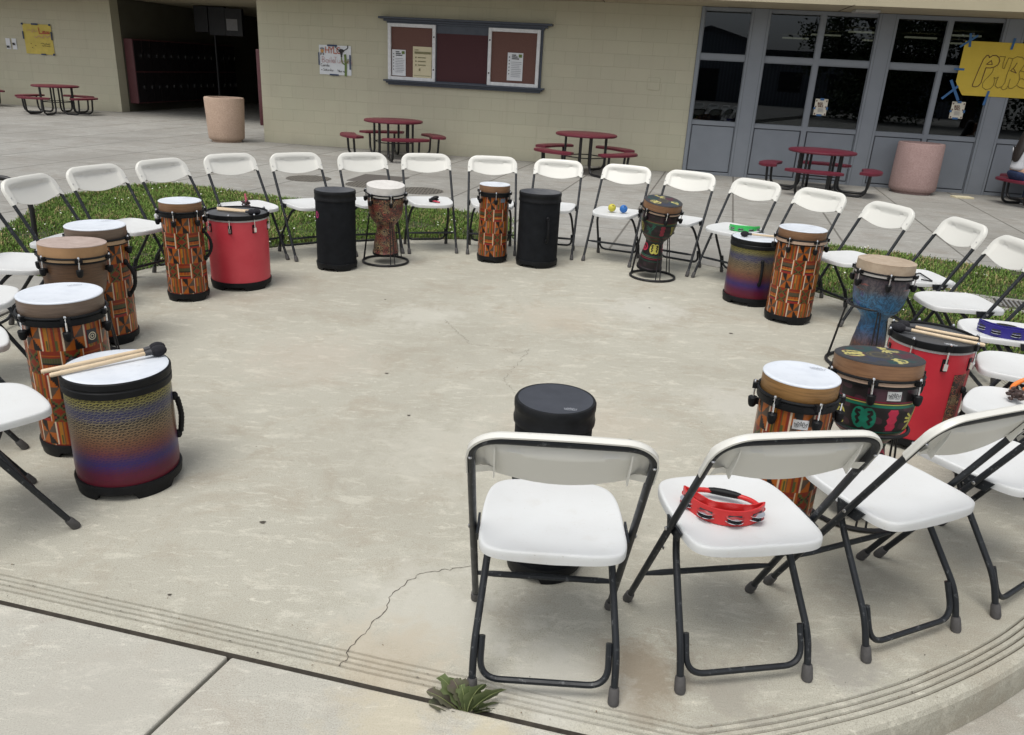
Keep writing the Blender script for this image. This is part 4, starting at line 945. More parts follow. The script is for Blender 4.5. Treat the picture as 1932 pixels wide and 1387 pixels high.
def seat_pt(k, lx, ly, z=.424):
    x, y, t = CH[k]; return (x+math.cos(t)*lx-math.sin(t)*ly, y+math.sin(t)*lx+math.cos(t)*ly, z)

# ------------------------------------------------------------------ drums
K_OR, K_RU, K_BK, K_BR, K_OL, K_CR, K_RD, K_YO = [np.array(c) for c in ((.34,.088,.010), (.20,.024,.009), (.010,.009,.009), (.085,.058,.042), (.075,.085,.022), (.62,.50,.36), (.26,.02,.014), (.46,.20,.025))]
def kente(u, v, cw, rh, top):
    row = np.floor((top-v)/rh).astype(int); t = ((top-v)/rh) % 1.0
    cu_ = u/cw+np.where(row % 2 == 1, .18, 0)+np.where(row % 4 >= 2, 1.0, 0); col = np.floor(cu_).astype(int); s = cu_ % 1.0
    out = np.tile(K_OR, (len(u), 1)); even = row % 2 == 0; A = (col % 2 == 0)
    def put(mask, c): out[mask] = c
    st = even & A                                   # vertical stripes
    for a, b, c in ((.04,.16,K_RD), (.16,.22,K_OR), (.22,.36,K_YO*.8), (.36,.42,K_BR), (.42,.56,K_OR), (.56,.66,K_RU), (.66,.72,K_OL), (.72,.86,K_OR), (.86,1.0,K_RU)): put(st & (s >= a) & (s < b), c)
    put(st & (t > .55) & (t < .95) & (((s > .24) & (s < .33)) | ((s > .68) & (s < .78))), K_OL)
    pw = even & ~A; L = s < .52; T = t < .5; n = 7   # stepped pinwheel
    ls = np.where(L, (s-.04)/.48, (s-.52)/.48); lt = np.where(T, t/.5, (t-.5)/.5)
    qs = np.floor(ls*n)/n; qt = np.floor(lt*n)/n
    put(pw & L & T & (qs > qt-.05), K_BK); put(pw & L & T & (ls < .25), K_OR)
    put(pw & ~L & T & (ls+lt > 1.0), K_BR); put(pw & L & ~T & (ls+lt < 1.0), K_BR)
    put(pw & ~L & ~T & (qt >= qs-.02), K_BK)
    ba = ~even & A                                  # horizontal bars
    for a, b, c in ((0,.16,K_RU), (.16,.20,K_OR), (.20,.26,K_RU), (.26,.50,K_OL*.75), (.50,.55,K_BK), (.55,.72,K_OR), (.72,.78,K_YO), (.78,.86,K_BK*3), (.86,1.0,K_RD)): put(ba & (t >= a) & (t < b), c)
    put(ba & (t > .26) & (t < .5) & ((s*16 % 1) < .4), K_BR); put(ba & (t > .55) & (t < .72) & ((s*14 % 1) < .3), K_RU)
    di = ~even & ~A                                 # stacked chevrons
    put(di, K_RU); dd = np.abs(s-.54)*1.7; tt = np.floor(t*12)/12
    ph = (tt*2.0) % 1.0; put(di & (np.abs(dd-np.abs(ph-.5)*1.2) < .13), K_OL); put(di & (np.abs(dd-np.abs(ph-.5)*1.2-.22) < .09), K_BK); put(di & ((s < .16) | (s > .90)), K_OR)
    put(s < .065, K_CR)
    return out
def interp3(t, stops): return np.stack([np.interp(t, [p for p, _ in stops], [c[i] for _, c in stops]) for i in range(3)], 1)
def lattice(u, v, z0, z1):
    t = np.clip((z1-v)/(z1-z0), 0, 1); rh = .0100; wob = .0012*np.sin(u*31)+.0006*np.sin(u*77+v*300)
    y = (v+wob)/rh; row = np.floor(y).astype(int); fy = y-row; sh = (row*0.37) % 1; sgn = np.where(row % 2 == 0, 1, -1)
    x = u/.0235+sh+sgn*fy*.5; fx = x % 1.0
    d = np.minimum(np.minimum(fy, 1-fy)*1.0, np.minimum(np.minimum(fx, 1-fx), np.abs(fx-fy)*.7)*1.6)
    lw = np.interp(t, [0, .10, .18, .26, .36, .5, .6, .7, 1], [.15, .12, .08, .10, .15, .22, .22, .14, .10])
    line = interp3(t, [(0, (.36,.33,.075)), (.08, (.32,.30,.11)), (.16, (.16,.16,.16)), (.25, (.30,.26,.16)), (.38, (.29,.20,.105)), (.50, (.24,.115,.06)), (.60, (.19,.06,.06)), (.72, (.06,.035,.14)), (.84, (.13,.018,.045)), (1, (.17,.016,.026))])
    cell = interp3(t, [(0, (.012,.011,.009)), (.08, (.012,.012,.016)), (.15, (.028,.031,.085)), (.22, (.028,.032,.085)), (.28, (.010,.010,.012)), (.42, (.03,.02,.016)), (.54, (.085,.032,.03)), (.64, (.06,.025,.08)), (.74, (.033,.024,.125)), (.86, (.11,.012,.036)), (1, (.15,.011,.02))])
    return np.where((d < lw)[:, None], line*np.array([.78,.76,.80]), cell*np.array([.85,.85,1.1]))
def dpl(U, V, pts):
    d = np.full(len(U), 9.0)
    for (x0, y0), (x1, y1) in zip(pts[:-1], pts[1:]):
        dx, dy = x1-x0, y1-y0; L = dx*dx+dy*dy+1e-12; t = np.clip(((U-x0)*dx+(V-y0)*dy)/L, 0, 1); d = np.minimum(d, np.hypot(U-x0-t*dx, V-y0-t*dy))
    return d
def glyph(kind, U, V):
    """unit glyphs in about [-1,1]; returns fill mask, line mask"""
    z = np.zeros(len(U), bool)
    if kind == 'twin':
        fill = ((np.abs(U)-.36)/.60)**2+(V/.95)**2 < 1; S = [(.36,.58), (.56,.62), (.62,.42), (.38,.2), (.60,-.05), (.38,-.30), (.52,-.52)]
        return fill, dpl(np.abs(U), V, S) < .115
    if kind == 'column':
        hw = .30+.16*np.abs(((V*1.6) % 1)-.5)*2; return (np.abs(U) < hw) & (np.abs(V) < .95), z
    if kind == 'hand':
        d = np.minimum(dpl(U, V, [(-.1,-.2), (.3,.25)])-.26, np.minimum.reduce([dpl(U, V, p)-.085 for p in ([(.3,.3),(.35,.95)], [(.35,.3),(.62,.95)], [(.4,.25),(.85,.85)], [(-.1,.1),(-.75,.5)], [(-.2,0),(-.9,.15)], [(-.2,-.2),(-.85,-.2)], [(-.1,-.3),(-.6,-.95)], [(0,-.3),(-.25,-.98)], [(.1,-.3),(.1,-.95)])]))
        return d < 0, dpl(U, V, [(.3,.25), (.1,.2), (.15,0), (-.1,-.15)]) < .06
    if kind == 'pod':
        r = np.hypot(U+.15, V); a = ((r > .62) & (r < .80) & (U > -.25)); a |= dpl(U, V, [(-.5,.75), (-.2,.2), (-.05,-.4), (.3,-.75)]) < .17
        for q in (.5,.15,-.2): a |= dpl(U, V, [(-.3,q), (.15,q+.22)]) < .075
        return a, z
    if kind == 'eye':
        r = np.hypot(U, V*1.1); return (r < .85) & ~((r > .38) & (r < .55)), dpl(U, V, [(-.5,.0), (.0,.25), (.5,0)]) < .08
    return z, z
G_YE, G_GR, G_RD, G_PL, G_DK = [np.array(c) for c in ((.66,.60,.13), (.012,.20,.125), (.52,.03,.075), (.055,.024,.034), (.018,.015,.016))]
def glyphband(out, U, V, zc, h, seq, circ, off=0):
    k = len(seq); step = circ/k
    for i, (kind, col, lc) in enumerate(seq):
        uc = ((U-(off+i*step)+circ/2) % circ)-circ/2; sel = np.abs(uc) < step*.52
        f, l = glyph(kind, uc/(step*.44), (V-zc)/(h/2)); f &= sel; l &= sel
        out[f] = col; out[l & f] = lc
    return out
SEQ1 = [('pod', G_YE, G_DK), ('twin', G_GR, G_DK), ('column', G_RD, G_DK), ('hand', G_YE, G_DK), ('twin', G_RD, G_DK), ('column', G_GR, G_DK), ('pod', G_YE, G_DK), ('hand', G_GR, G_DK), ('column', G_RD, G_DK)]
SEQ2 = [('twin', G_YE, G_DK), ('eye', G_RD, G_DK), ('hand', G_GR, G_DK), ('twin', G_YE, G_DK), ('eye', G_RD, G_DK)]
def symbols(th, z, R, off=0.0, off2=0.0, mute=1.0):
    U = th*R; circ = 2*PI*R; nz = np.sin(U*60)*np.sin(z*90+U*20); out = np.tile(G_DK, (len(th), 1)); out = np.where((nz > .35)[:, None], G_PL, out)
    def band(a, b, c): out[(z >= a) & (z < b)] = c
    sq = (z > .432) & (np.sin(U*38) > .1); out[sq] = G_PL*1.25
    for a, b, c in ((.428,.434,G_RD*.35), (.421,.425,G_YE*.7), (.410,.419,G_GR*.7)): band(a, b, c)
    out = glyphband(out, U, z, .363, .088, SEQ1, circ, off)
    for a, b, c in ((.310,.314,G_GR*.7), (.302,.305,G_YE*.45), (.292,.297,G_RD*.6), (.284,.286,G_YE*.4), (.275,.280,G_GR*.6), (.265,.268,G_YE*.35), (.255,.260,G_RD*.5), (.246,.250,np.array((.20,.20,.16))), (.238,.242,G_GR*.6)): band(a, b, c)
    out = G_DK+(out-G_DK)*mute; out = glyphband(out, U, z, .19, .085, SEQ2, circ, off2)
    for a, b, c in ((.128,.132,G_GR), (.118,.122,np.array((.2,.18,.12))), (.105,.110,G_RD*.5), (.085,.09,G_GR*.5)): band(a, b, c)
    return out
def headpat(x, y, R, rot=0):
    r = np.hypot(x, y)/R; th = (np.arctan2(y, x)-rot) % (2*PI); out = np.tile(np.array((.036,.036,.04)), (len(x), 1))
    nz = np.sin(x*70+1)*np.sin(y*60+2); z_ = (r < .84); seg = np.floor(th/(PI/3)).astype(int) % 3
    for i, c in enumerate(((.012,.05,.05), (.075,.018,.03), (.028,.035,.06))): out[z_ & (seg == i) & (r > .34) & (nz > -.2)] = c
    out[(r > .19) & (r < .22)] = (.11,.095,.045); out[(r > .27) & (r < .295)] = (.11,.095,.045); out[(r < .1)] = (.05,.045,.03)
    for i, k in enumerate(('pod', 'hand', 'twin')):
        a = rot+i*2*PI/3+.5; cx, cy = .60*R*math.cos(a), .60*R*math.sin(a); ex = (x-cx)*math.cos(a)+(y-cy)*math.sin(a); ey = -(x-cx)*math.sin(a)+(y-cy)*math.cos(a)
        f, l = glyph(k, ey/(.30*R), ex/(.25*R)); out[f] = (.48,.43,.15); out[f & l] = (.03,.03,.03)
    return out

def patshell(name, prof, nth, fn, parent, mat=None, dz=None):
    """lathe with a printed pattern: fn(theta, z) -> rgb"""
    zz = []
    for (r0_, z0), (r1_, z1) in zip(prof[:-1], prof[1:]):
        k = max(1, int(abs(z1-z0)/(dz or .004))); zz += [(r0_+(r1_-r0_)*i/k, z0+(z1-z0)*i/k) for i in range(k)]
    zz.append(prof[-1]); m = len(zz); th = np.linspace(0, 2*PI, nth+1)
    TH, I = np.meshgrid(th, np.arange(m)); rr = np.array([p[0] for p in zz])[I]; Z = np.array([p[1] for p in zz])[I]
    V = np.stack([rr*np.cos(TH), rr*np.sin(TH), Z], -1).reshape(-1, 3); n = nth+1
    a = (np.arange(m-1)[:, None]*n+np.arange(nth)[None, :]).ravel(); F = np.stack([a, a+1, a+n+1, a+n], 1)
    me = bpy.data.meshes.new(name); me.from_pydata(V.tolist(), [], F.tolist()); me.materials.append(mat or M_pat); me.polygons.foreach_set('use_smooth', [True]*len(me.polygons))
    o = bpy.data.objects.new(name, me); C.objects.link(o); o.parent = parent
    setcol(o, fn(TH.ravel(), Z.ravel())); return o
def disc_pat(name, R, z, parent, fn, mat, dome=.0, nr=46, nth=150):
    vs = []; 
    for i in range(nr+1):
        r_ = R*max(i/nr, .002)
        for j in range(nth): a = 2*PI*j/nth; vs.append((r_*math.cos(a), r_*math.sin(a), z-dome*(1-(i/nr)**2)-(.004*((i/nr)-.95)/.05 if i/nr > .95 else 0)))
    F = [(i*nth+j, i*nth+(j+1) % nth, (i+1)*nth+(j+1) % nth, (i+1)*nth+j) for i in range(nr) for j in range(nth)]
    me = bpy.data.meshes.new(name); me.from_pydata(vs, [], [f[::-1] for f in F]); me.materials.append(mat); me.polygons.foreach_set('use_smooth', [True]*len(me.polygons))
    o = bpy.data.objects.new(name, me); C.objects.link(o); o.parent = parent; V = np.array(vs); setcol(o, fn(V[:, 0], V[:, 1])); return o

def feet_base(t, r, h=.055, cut=.022, phase=0, nfeet=4):
    m = MB(); m.lathe([(r-.012, h), (r+.006, h), (r+.0075, h-.006), (r+.0045, cut), (r-.02, cut), (r-.02, h-.004)], 64)
    for k in range(nfeet):
        a = phase+k*2*PI/nfeet; w0 = .36; n = 10; vs = []
        for zi, ww in ((cut+.001, w0+.10), (.0, w0)):
            for i in range(n+1):
                aa = a-ww+2*ww*i/n
                for rr in (r-.019, r+.0035-(.003 if zi == 0 else 0)): vs.append((rr*math.cos(aa), rr*math.sin(aa), zi))
        N = 2*(n+1); fs = []
        for i in range(n):
            fs += [(2*i+1, 2*i+3, N+2*i+3, N+2*i+1), (2*i+2, 2*i, N+2*i, N+2*i+2), (N+2*i, N+2*i+1, N+2*i+3, N+2*i+2)]
        fs += [(0, 1, N+1, N), (2*n+1, 2*n, N+2*n, N+2*n+1)]; m.add(vs, fs)
    return m.build('base', M_black, t, True, 30)
def lug(t, a, r, z):
    """black bell shaped tuning cup on a chrome bolt"""
    ca, sa = math.cos(a), math.sin(a); c = Vector(((r+.016)*ca, (r+.016)*sa, 0)); m = MB()
    L = [(0, z-.088), (.008, z-.087), (.013, z-.080), (.0155, z-.068), (.0165, z-.053), (.014, z-.050), (0, z-.050)]
    m.lathe(L, 14, c=c); M_ = Matrix.Translation(c) @ Matrix.Rotation(a, 4, 'Z')
    m.box((-.022, -.006, z-.075), (-.006, .006, z-.053), 0, M_)
    o = m.build('tuning_lug', M_black, t, True, 40); m = MB(); m.box((-.012, -.017, z-.014), (.008, -.005, z+.006), 0, M_); m.box((-.012, .005, z-.014), (.008, .017, z+.006), 0, M_); m.build('claw', M_black, o)
    m = MB(); m.lathe([(.0036, z-.052), (.0036, z-.004), (.0065, z-.004), (.0065, z+.006), (.004, z+.013), (0, z+.014)], 10, c=c); m.build('bolt', M_chrome, o, True)
    return o
def logo_mb(m, cx, cz, w_, y, plane, mi=0):
    """crown outline over the lettering REMO"""
    q = MB(); s = w_/1.0
    ribbon(q, [(-.40,-.18), (-.46,.10), (-.30,-.02), (-.20,.20), (-.06,.04), (0,.24), (.06,.04), (.20,.20), (.30,-.02), (.46,.10), (.40,-.18)], .030, 0, mi); ribbon(q, [(-.38,-.22), (.38,-.22)], .026, 0, mi); write(q, 'REMO', -.33, -.17, .21, .024, 0, mi)
    for v in q.v: m.v.append(tuple(plane(cx+v[0]*s, cz+v[2]*s, y+v[1]*.2)))
    o = len(m.v)-len(q.v); m.f += [tuple(i+o for i in f) for f in q.f]; m.m += q.m
def on_head(x, y, R, z, rot):
    c, s = math.cos(rot), math.sin(rot)
    return lambda u, v, d: Vector((x+c*u-s*v, y+s*u+c*v, z-d))
def on_side(a, R, z0):
    return lambda u, v, d: Vector(((R-d)*math.cos(a+u/R), (R-d)*math.sin(a+u/R), z0+v))
def head_logo(t, R, z, ang, rot, mat, w_=.05):
    m = MB(); logo_mb(m, 0, 0, w_, 0, on_head(R*.72*math.cos(ang), R*.72*math.sin(ang), R, z, rot)); return m.build('head_logo', mat, t)
def curved_patch(m, a, R, z0, w_, h, d=.001, mi=0, n=8):
    vs = []
    for dd in (0, d):
        for v in (0, h):
            for i in range(n+1): u = -w_/2+w_*i/n; vs.append(((R+dd)*math.cos(a+u/R), (R+dd)*math.sin(a+u/R), z0+v))
    k = n+1; fs = []
    for i in range(n): fs += [(2*k+i, 2*k+i+1, 3*k+i+1, 3*k+i), (i, 2*k+i, 2*k+i+1, i+1)[::-1], (k+i, k+i+1, 3*k+i+1, 3*k+i)[::-1]]
    fs += [(0, k, 3*k, 2*k), (n, k+n, 3*k+n, 2*k+n)[::-1]]; m.add(vs, fs, mi)
def badge(t, a, R, z):
    m = MB(); curved_patch(m, a, R+.0006, z, .050, .034, .0016); b = m.build('badge', M_badge, t)
    m = MB(); logo_mb(m, 0, .018, .046, 0, on_side(a, R+.0032, z)); m.build('badge_logo', M_ink, b)
def handle(t, a, R, z0, z1, bulge=.05):
    P = [Vector(((R+d)*math.cos(a), (R+d)*math.sin(a), z)) for d, z in ((.0, z1), (.012, z1-.006), (bulge*.8, z1-.25*(z1-z0)), (bulge, (z0+z1)/2), (bulge*.8, z0+.25*(z1-z0)), (.012, z0+.006), (0, z0))]
    Q = fillet(P, .05, 5); m = MB(); k = len(Q); m.tube(Q, [.0095+.0018*(i % 2) if 4 < i < k-5 else .006 for i in range(k)], 8)
    for z in (z0, z1): m.ell(((R+.004)*math.cos(a), (R+.004)*math.sin(a), z), .014, .014, .018, 10)
    return m.build('handle', M_black, t, True)
def view_ang(x, y): return math.atan2(-y, -x)       # direction from a drum to the camera's foot point

def tube_drum(label, x, y, R, H, head=None, collar=None, lug_off=0, nl=6, rz_feet=0, hand=None, lean=(0, 0), seam=0.0, cells=None, lower=None):
    """tall kente printed drum with tuning hoop"""
    t = thing('hand_drum', label, 'drum', (x, y, 0), 0, 'tall kente print drums', rot=(lean[0], lean[1], 0)); va = view_ang(x, y)
    zh = H-.062; Rs = R-.004; z1 = zh-.034; z0 = .055
    nc = cells or max(8, 2*round(2*PI*Rs/.075/2)); cw = 2*PI*Rs/nc
    patshell('shell', [(Rs*1.0, z0), (Rs, z1)], nc*24, lambda th, z: kente(((th-va-seam) % (2*PI))*Rs, z, cw, .098, z1), t, dz=.0035)
    m = MB(); m.lathe([(Rs, z1+.001), (R+.006, z1+.001), (R+.008, z1+.006), (R+.008, z1+.026), (R+.004, z1+.030), (R-.002, z1+.030)], 64); m.build('band', M_black, t, True, 35)
    if lower: m = MB(); m.lathe([(R+.0075, z1+.008), (R+.0098, z1+.009), (R+.0098, z1+.027), (R+.006, z1+.0285)], 64); m.build('lower_hoop', lower, t, True, 35)
    m = MB(); m.ring(R+.007, zh, .0052, 64, 8); m.build('tension_hoop', M_black, t, True)
    m = MB(); m.lathe([(R-.002, z1+.030), (R, zh), (R, H-.006)], 64); m.build('wood_collar', collar or M_collar, t, True)
    m = MB(); m.lathe([(R+.0006, H-.0065), (R+.0004, H-.003), (R-.004, H), (R-.012, H-.0005), (R-.02, H-.002), (0, H-.0022)], 64); m.build('drum_head', head or M_whitehead, t, True)
    head_logo(t, R, H-.0005, va+2.6, va+PI/2, M_greyink, .055)
    for k in range(nl): lug(t, va+lug_off+k*2*PI/nl, R, zh)
    feet_base(t, Rs, phase=va+.5+rz_feet)
    if hand is not None: handle(t, va+hand, Rs, H*.42, H*.70)
    return t
d1 = tube_drum('slim kente print drum with white head beside the left red drum', -2.180, 5.013, .129, .645, lug_off=-.35, hand=1.25, seam=.3)
d2 = tube_drum('wide kente print drum with grey brown collar left of the slim one', -2.276, 4.150, .150, .645, collar=M_collar_grey, lug_off=.05, hand=.95, seam=.8, lower=flat('tan_lower_hoop', (.36,.24,.14), .5))
d4 = tube_drum('wide kente print drum with a black target sticker at the left front', -1.766, 2.900, .150, .645, collar=M_collar_grey, lug_off=.02, seam=1.45)
d9 = tube_drum('slimmest kente print drum at the back centre beside the black drum', -.222, 6.555, .126, .640, collar=M_collar, lug_off=.1, seam=.1)
d13 = tube_drum('wide kente print drum standing before the right rainbow drum', 1.900, 5.271, .155, .640, collar=M_collar, lug_off=-.42, seam=.45, lower=M_collar_pink)
d17 = tube_drum('kente print drum with silver badge and purple target behind the red tambourine chair', .972, 2.462, .125, .640, collar=M_collar_gold, lug_off=-.48, seam=.55)
va = view_ang(-1.766, 2.9); m = MB(); zc = .49
curved_patch(m, va+.62, .1466, zc-.024, .042, .056, .0012, 0)
for r0_, r1_ in ((.0165,.0125), (.0085,.005)):
    f = on_side(va+.62, .1484, zc+.004); q = [f(r_*math.cos(a), r_*math.sin(a), 0) for r_ in (r0_, r1_) for a in [2*PI*i/20 for i in range(20)]]; m.add(q, [(i, (i+1) % 20, 20+(i+1) % 20, 20+i) for i in range(20)], 1)
m.build('sticker', [M_ink, flat('cream_print', (.55,.50,.36), .5)], d4)
m = MB(); f = on_side(va+.05, .1466, .405); m.ell(f(0, 0, 0), .02, .02, .024, 12); m.build('air_vent', M_black, d4, True)
va = view_ang(.972, 2.462); badge(d17, va+.22, .1215, .487)
m = MB(); M_sp = [flat('purple_print', (.13,.035,.24), .45), flat('dark_plum_print', (.03,.01,.02), .45), flat('coral_print', (.46,.10,.075), .45), M_ink]
for i, (r_, d) in enumerate(((.036,.0006), (.0235,.0011), (.018,.0016))):
    f = on_side(va+.20, .1217+d, .425); m.add([f(r_*math.cos(2*PI*k/28)*(1+.035*(k % 2) if i == 0 else 1), r_*math.sin(2*PI*k/28)*(1+.035*(k % 2) if i == 0 else 1), 0) for k in range(28)], [tuple(range(28))], i)
f = on_side(va+.20, .1217+.0021, .425); m.add([f(-.006, .007, 0), f(-.006, -.007, 0), f(.008, 0, 0)], [(0, 1, 2)], 3); m.build('target_sticker', M_sp, d17)
m = MB(); curved_patch(m, view_ang(-.222, 6.555)+.62, .1225, .505, .045, .032, .0012); m.build('badge', flat('blue_grey_badge', (.16,.20,.25), .5, .3), d9)

def band_drum(label, x, y, R, H, side_handle=0.9, seam=0, res=1.0):
    """rainbow lattice drum with a flat white head"""
    t = thing('floor_drum', label, 'drum', (x, y, 0), 0, 'rainbow lattice floor drums'); va = view_ang(x, y); z1 = H-.062; z0 = .055
    patshell('shell', [(R-.003, z0), (R, z0+.03), (R-.001, z1)], int(880*res), lambda th, z: lattice(((th-va-seam) % (2*PI))*R, z, z0, z1), t, dz=.00145/res)
    m = MB(); m.lathe([(R-.001, z1), (R+.004, z1+.001), (R+.005, z1+.024), (R+.002, z1+.028), (R+.002, z1+.032), (R+.005, z1+.036), (R+.005, H-.006), (R+.0015, H-.0015), (R-.006, H-.002)], 72); m.build('rim_band', M_black, t, True, 35)
    m = MB(); rr = random.Random(3); N = 90; vs = [(0, 0, H+.0012)]
    for i, (s, dz) in enumerate(((.5, .001), (.9, .0008), (.975, .0), (1.0, -.0035))):
        for j in range(N): a = 2*PI*j/N; q = s*R*(1+(.006*rr.random() if i == 3 else 0)); vs.append((q*math.cos(a), q*math.sin(a), H+dz))
    m.add(vs, [(0, 1+j, 1+(j+1) % N) for j in range(N)]+[(1+i*N+j, 1+(i+1)*N+j, 1+(i+1)*N+(j+1) % N, 1+i*N+(j+1) % N) for i in range(3) for j in range(N)]); m.build('drum_head', M_whitehead, t, True)
    feet_base(t, R, .058, .026, va+.45); handle(t, va+side_handle, R, H*.36, H*.70, .022); return t
d5 = band_drum('large rainbow lattice drum in front with a white head at left', -1.440, 2.631, .180, .462, 1.45)
d12 = band_drum('rainbow lattice drum at the back right half behind a kente drum', 1.735, 5.70, .180, .480, .35, 1.0, .6)

def black_drum(label, x, y, R, H, hand=None, logo=None, pink=None):
    t = thing('tube_drum', label, 'drum', (x, y, 0), 0, 'plain black tube drums'); va = view_ang(x, y)
    m = MB(); m.lathe([(R-.003, .05), (R-.003, H-.075)], 64); m.build('shell', M_blackmat, t, True)
    m = MB(); m.lathe([(R-.003, H-.075), (R+.003, H-.074), (R+.004, H-.062), (R+.001, H-.056), (R+.001, H-.03), (R+.003, H-.026), (R+.003, H-.008), (R-.001, H-.001), (R-.008, H)], 64); m.build('rim_band', M_black, t, True, 40)
    m = MB(); m.lathe([(R-.007, H-.0005), (R-.02, H-.001), (0, H-.001)], 64); m.build('drum_head', M_blackhead, t, True)
    feet_base(t, R-.003, .055, .022, va+.35)
    if hand is not None: handle(t, va+hand, R, H*.38, H*.68, .03)
    if logo: head_logo(t, R, H+.0006, va+logo, va+PI/2, M_greyink, .042)
    if pink is not None:
        m = MB(); f = on_side(va+pink, R-.0024, H*.70); m.add([f(.022*math.cos(2*PI*k/24)*(1+.12*(k % 2)), .026*math.sin(2*PI*k/24)*(1+.12*(k % 2)), 0) for k in range(24)], [tuple(range(24))], 0)
        f = on_side(va+pink, R-.0018, H*.70); m.add([f(.010*math.cos(2*PI*k/16), .011*math.sin(2*PI*k/16), 0) for k in range(16)], [tuple(range(16))], 1)
        f = on_side(va+pink, R-.0012, H*.70); m.add([f(.005*math.cos(2*PI*k/16), .006*math.sin(2*PI*k/16), 0) for k in range(16)], [tuple(range(16))], 0); m.build('emblem', [flat('pink_print', (.40,.03,.14), .5), M_ink], t)
    return t
black_drum('slim plain black drum with pink emblem left of the carved djembe', -1.421, 6.024, .154, .606, pink=-1.15)
black_drum('wider plain black drum with a side handle at the back centre', .156, 6.498, .172, .606, hand=.42)
d18 = black_drum('narrow black drum standing in front of the nearest chair', .140, 2.224, .124, .602, logo=.55)

def tom_drum(label, x, y, R, H, strip=None, nl=8, lo=0, taper=0.0, logo=False, mat=None):
    t = thing('floor_drum', label, 'drum', (x, y, 0), 0, 'red floor drums'); va = view_ang(x, y)
    m = MB(); z1 = H-.038; m.lathe([(R-.005-taper, .045), (R-.003-taper*.8, .09), (R-.002, z1)], 72); m.build('shell', mat or M_red, t, True)
    m = MB(); m.lathe([(R-.002, z1), (R+.001, z1+.001), (R+.001, z1+.012), (R-.002, z1+.012)], 72); m.build('grey_edge', flat('grey_edge_band', (.42,.42,.42), .45), t, True, 35)
    m = MB(); m.lathe([(R, z1+.013), (R+.007, z1+.013), (R+.009, z1+.018), (R+.008, H+.004), (R+.003, H+.006), (R-.002, H+.003), (R-.003, H-.004)], 72); m.build('hoop', M_black, t, True, 35)
    m = MB(); m.lathe([(R-.002, H-.005), (0, H-.005)], 72); m.build('drum_head', M_greyhead, t, True)
    for k in range(nl):
        a = va+lo+k*2*PI/nl; T = Matrix.Rotation(a, 4, 'Z'); m = MB(); m.box((R+.004, -.011, H-.022), (R+.017, .011, H+.008), 0, T); o = m.build('tuning_lug', M_black, t, bevel=.002); m = MB(); m.box((R-.004, -.012, H-.115), (R+.001, .012, H-.058), 0, T); m.build('lug_plate', M_black, o)
        m = MB(); m.tube([T @ Vector((R+.012, 0, H-.098)), T @ Vector((R+.012, 0, H+.014))], .0034, 8); m.box((R+.0012, -.0085, H-.106), (R+.017, .0085, H-.075), 0, T); m.lathe([(.006, H+.008), (.006, H+.013), (.0035, H+.018), (0, H+.019)], 10, c=T @ Vector((R+.012, 0, 0))); m.build('bolt', M_chrome, o)
    feet_base(t, R-.005-taper, .058, .026, va+.5)
    if strip is not None:
        m = MB(); curved_patch(m, va+strip, R-.0012, .07, .075, H-.20, .001); m.build('dark_strip', M_ornate, t); handle(t, va+strip+.2, R, H*.25, H*.60, .03)
    if logo: head_logo(t, R, H-.0035, va+.62, va+PI/2, M_whiteink, .055)
    return t
d6 = tom_drum('wide red floor drum with scuffed shell beside the slim kente drum at left', -1.958, 5.393, .204, .516, lo=-.25, mat=M_redfaded)
d15 = tom_drum('red floor drum with a dark patterned strip behind the symbol djembe', 1.899, 3.399, .178, .516, strip=.95, lo=-.38, logo=True)

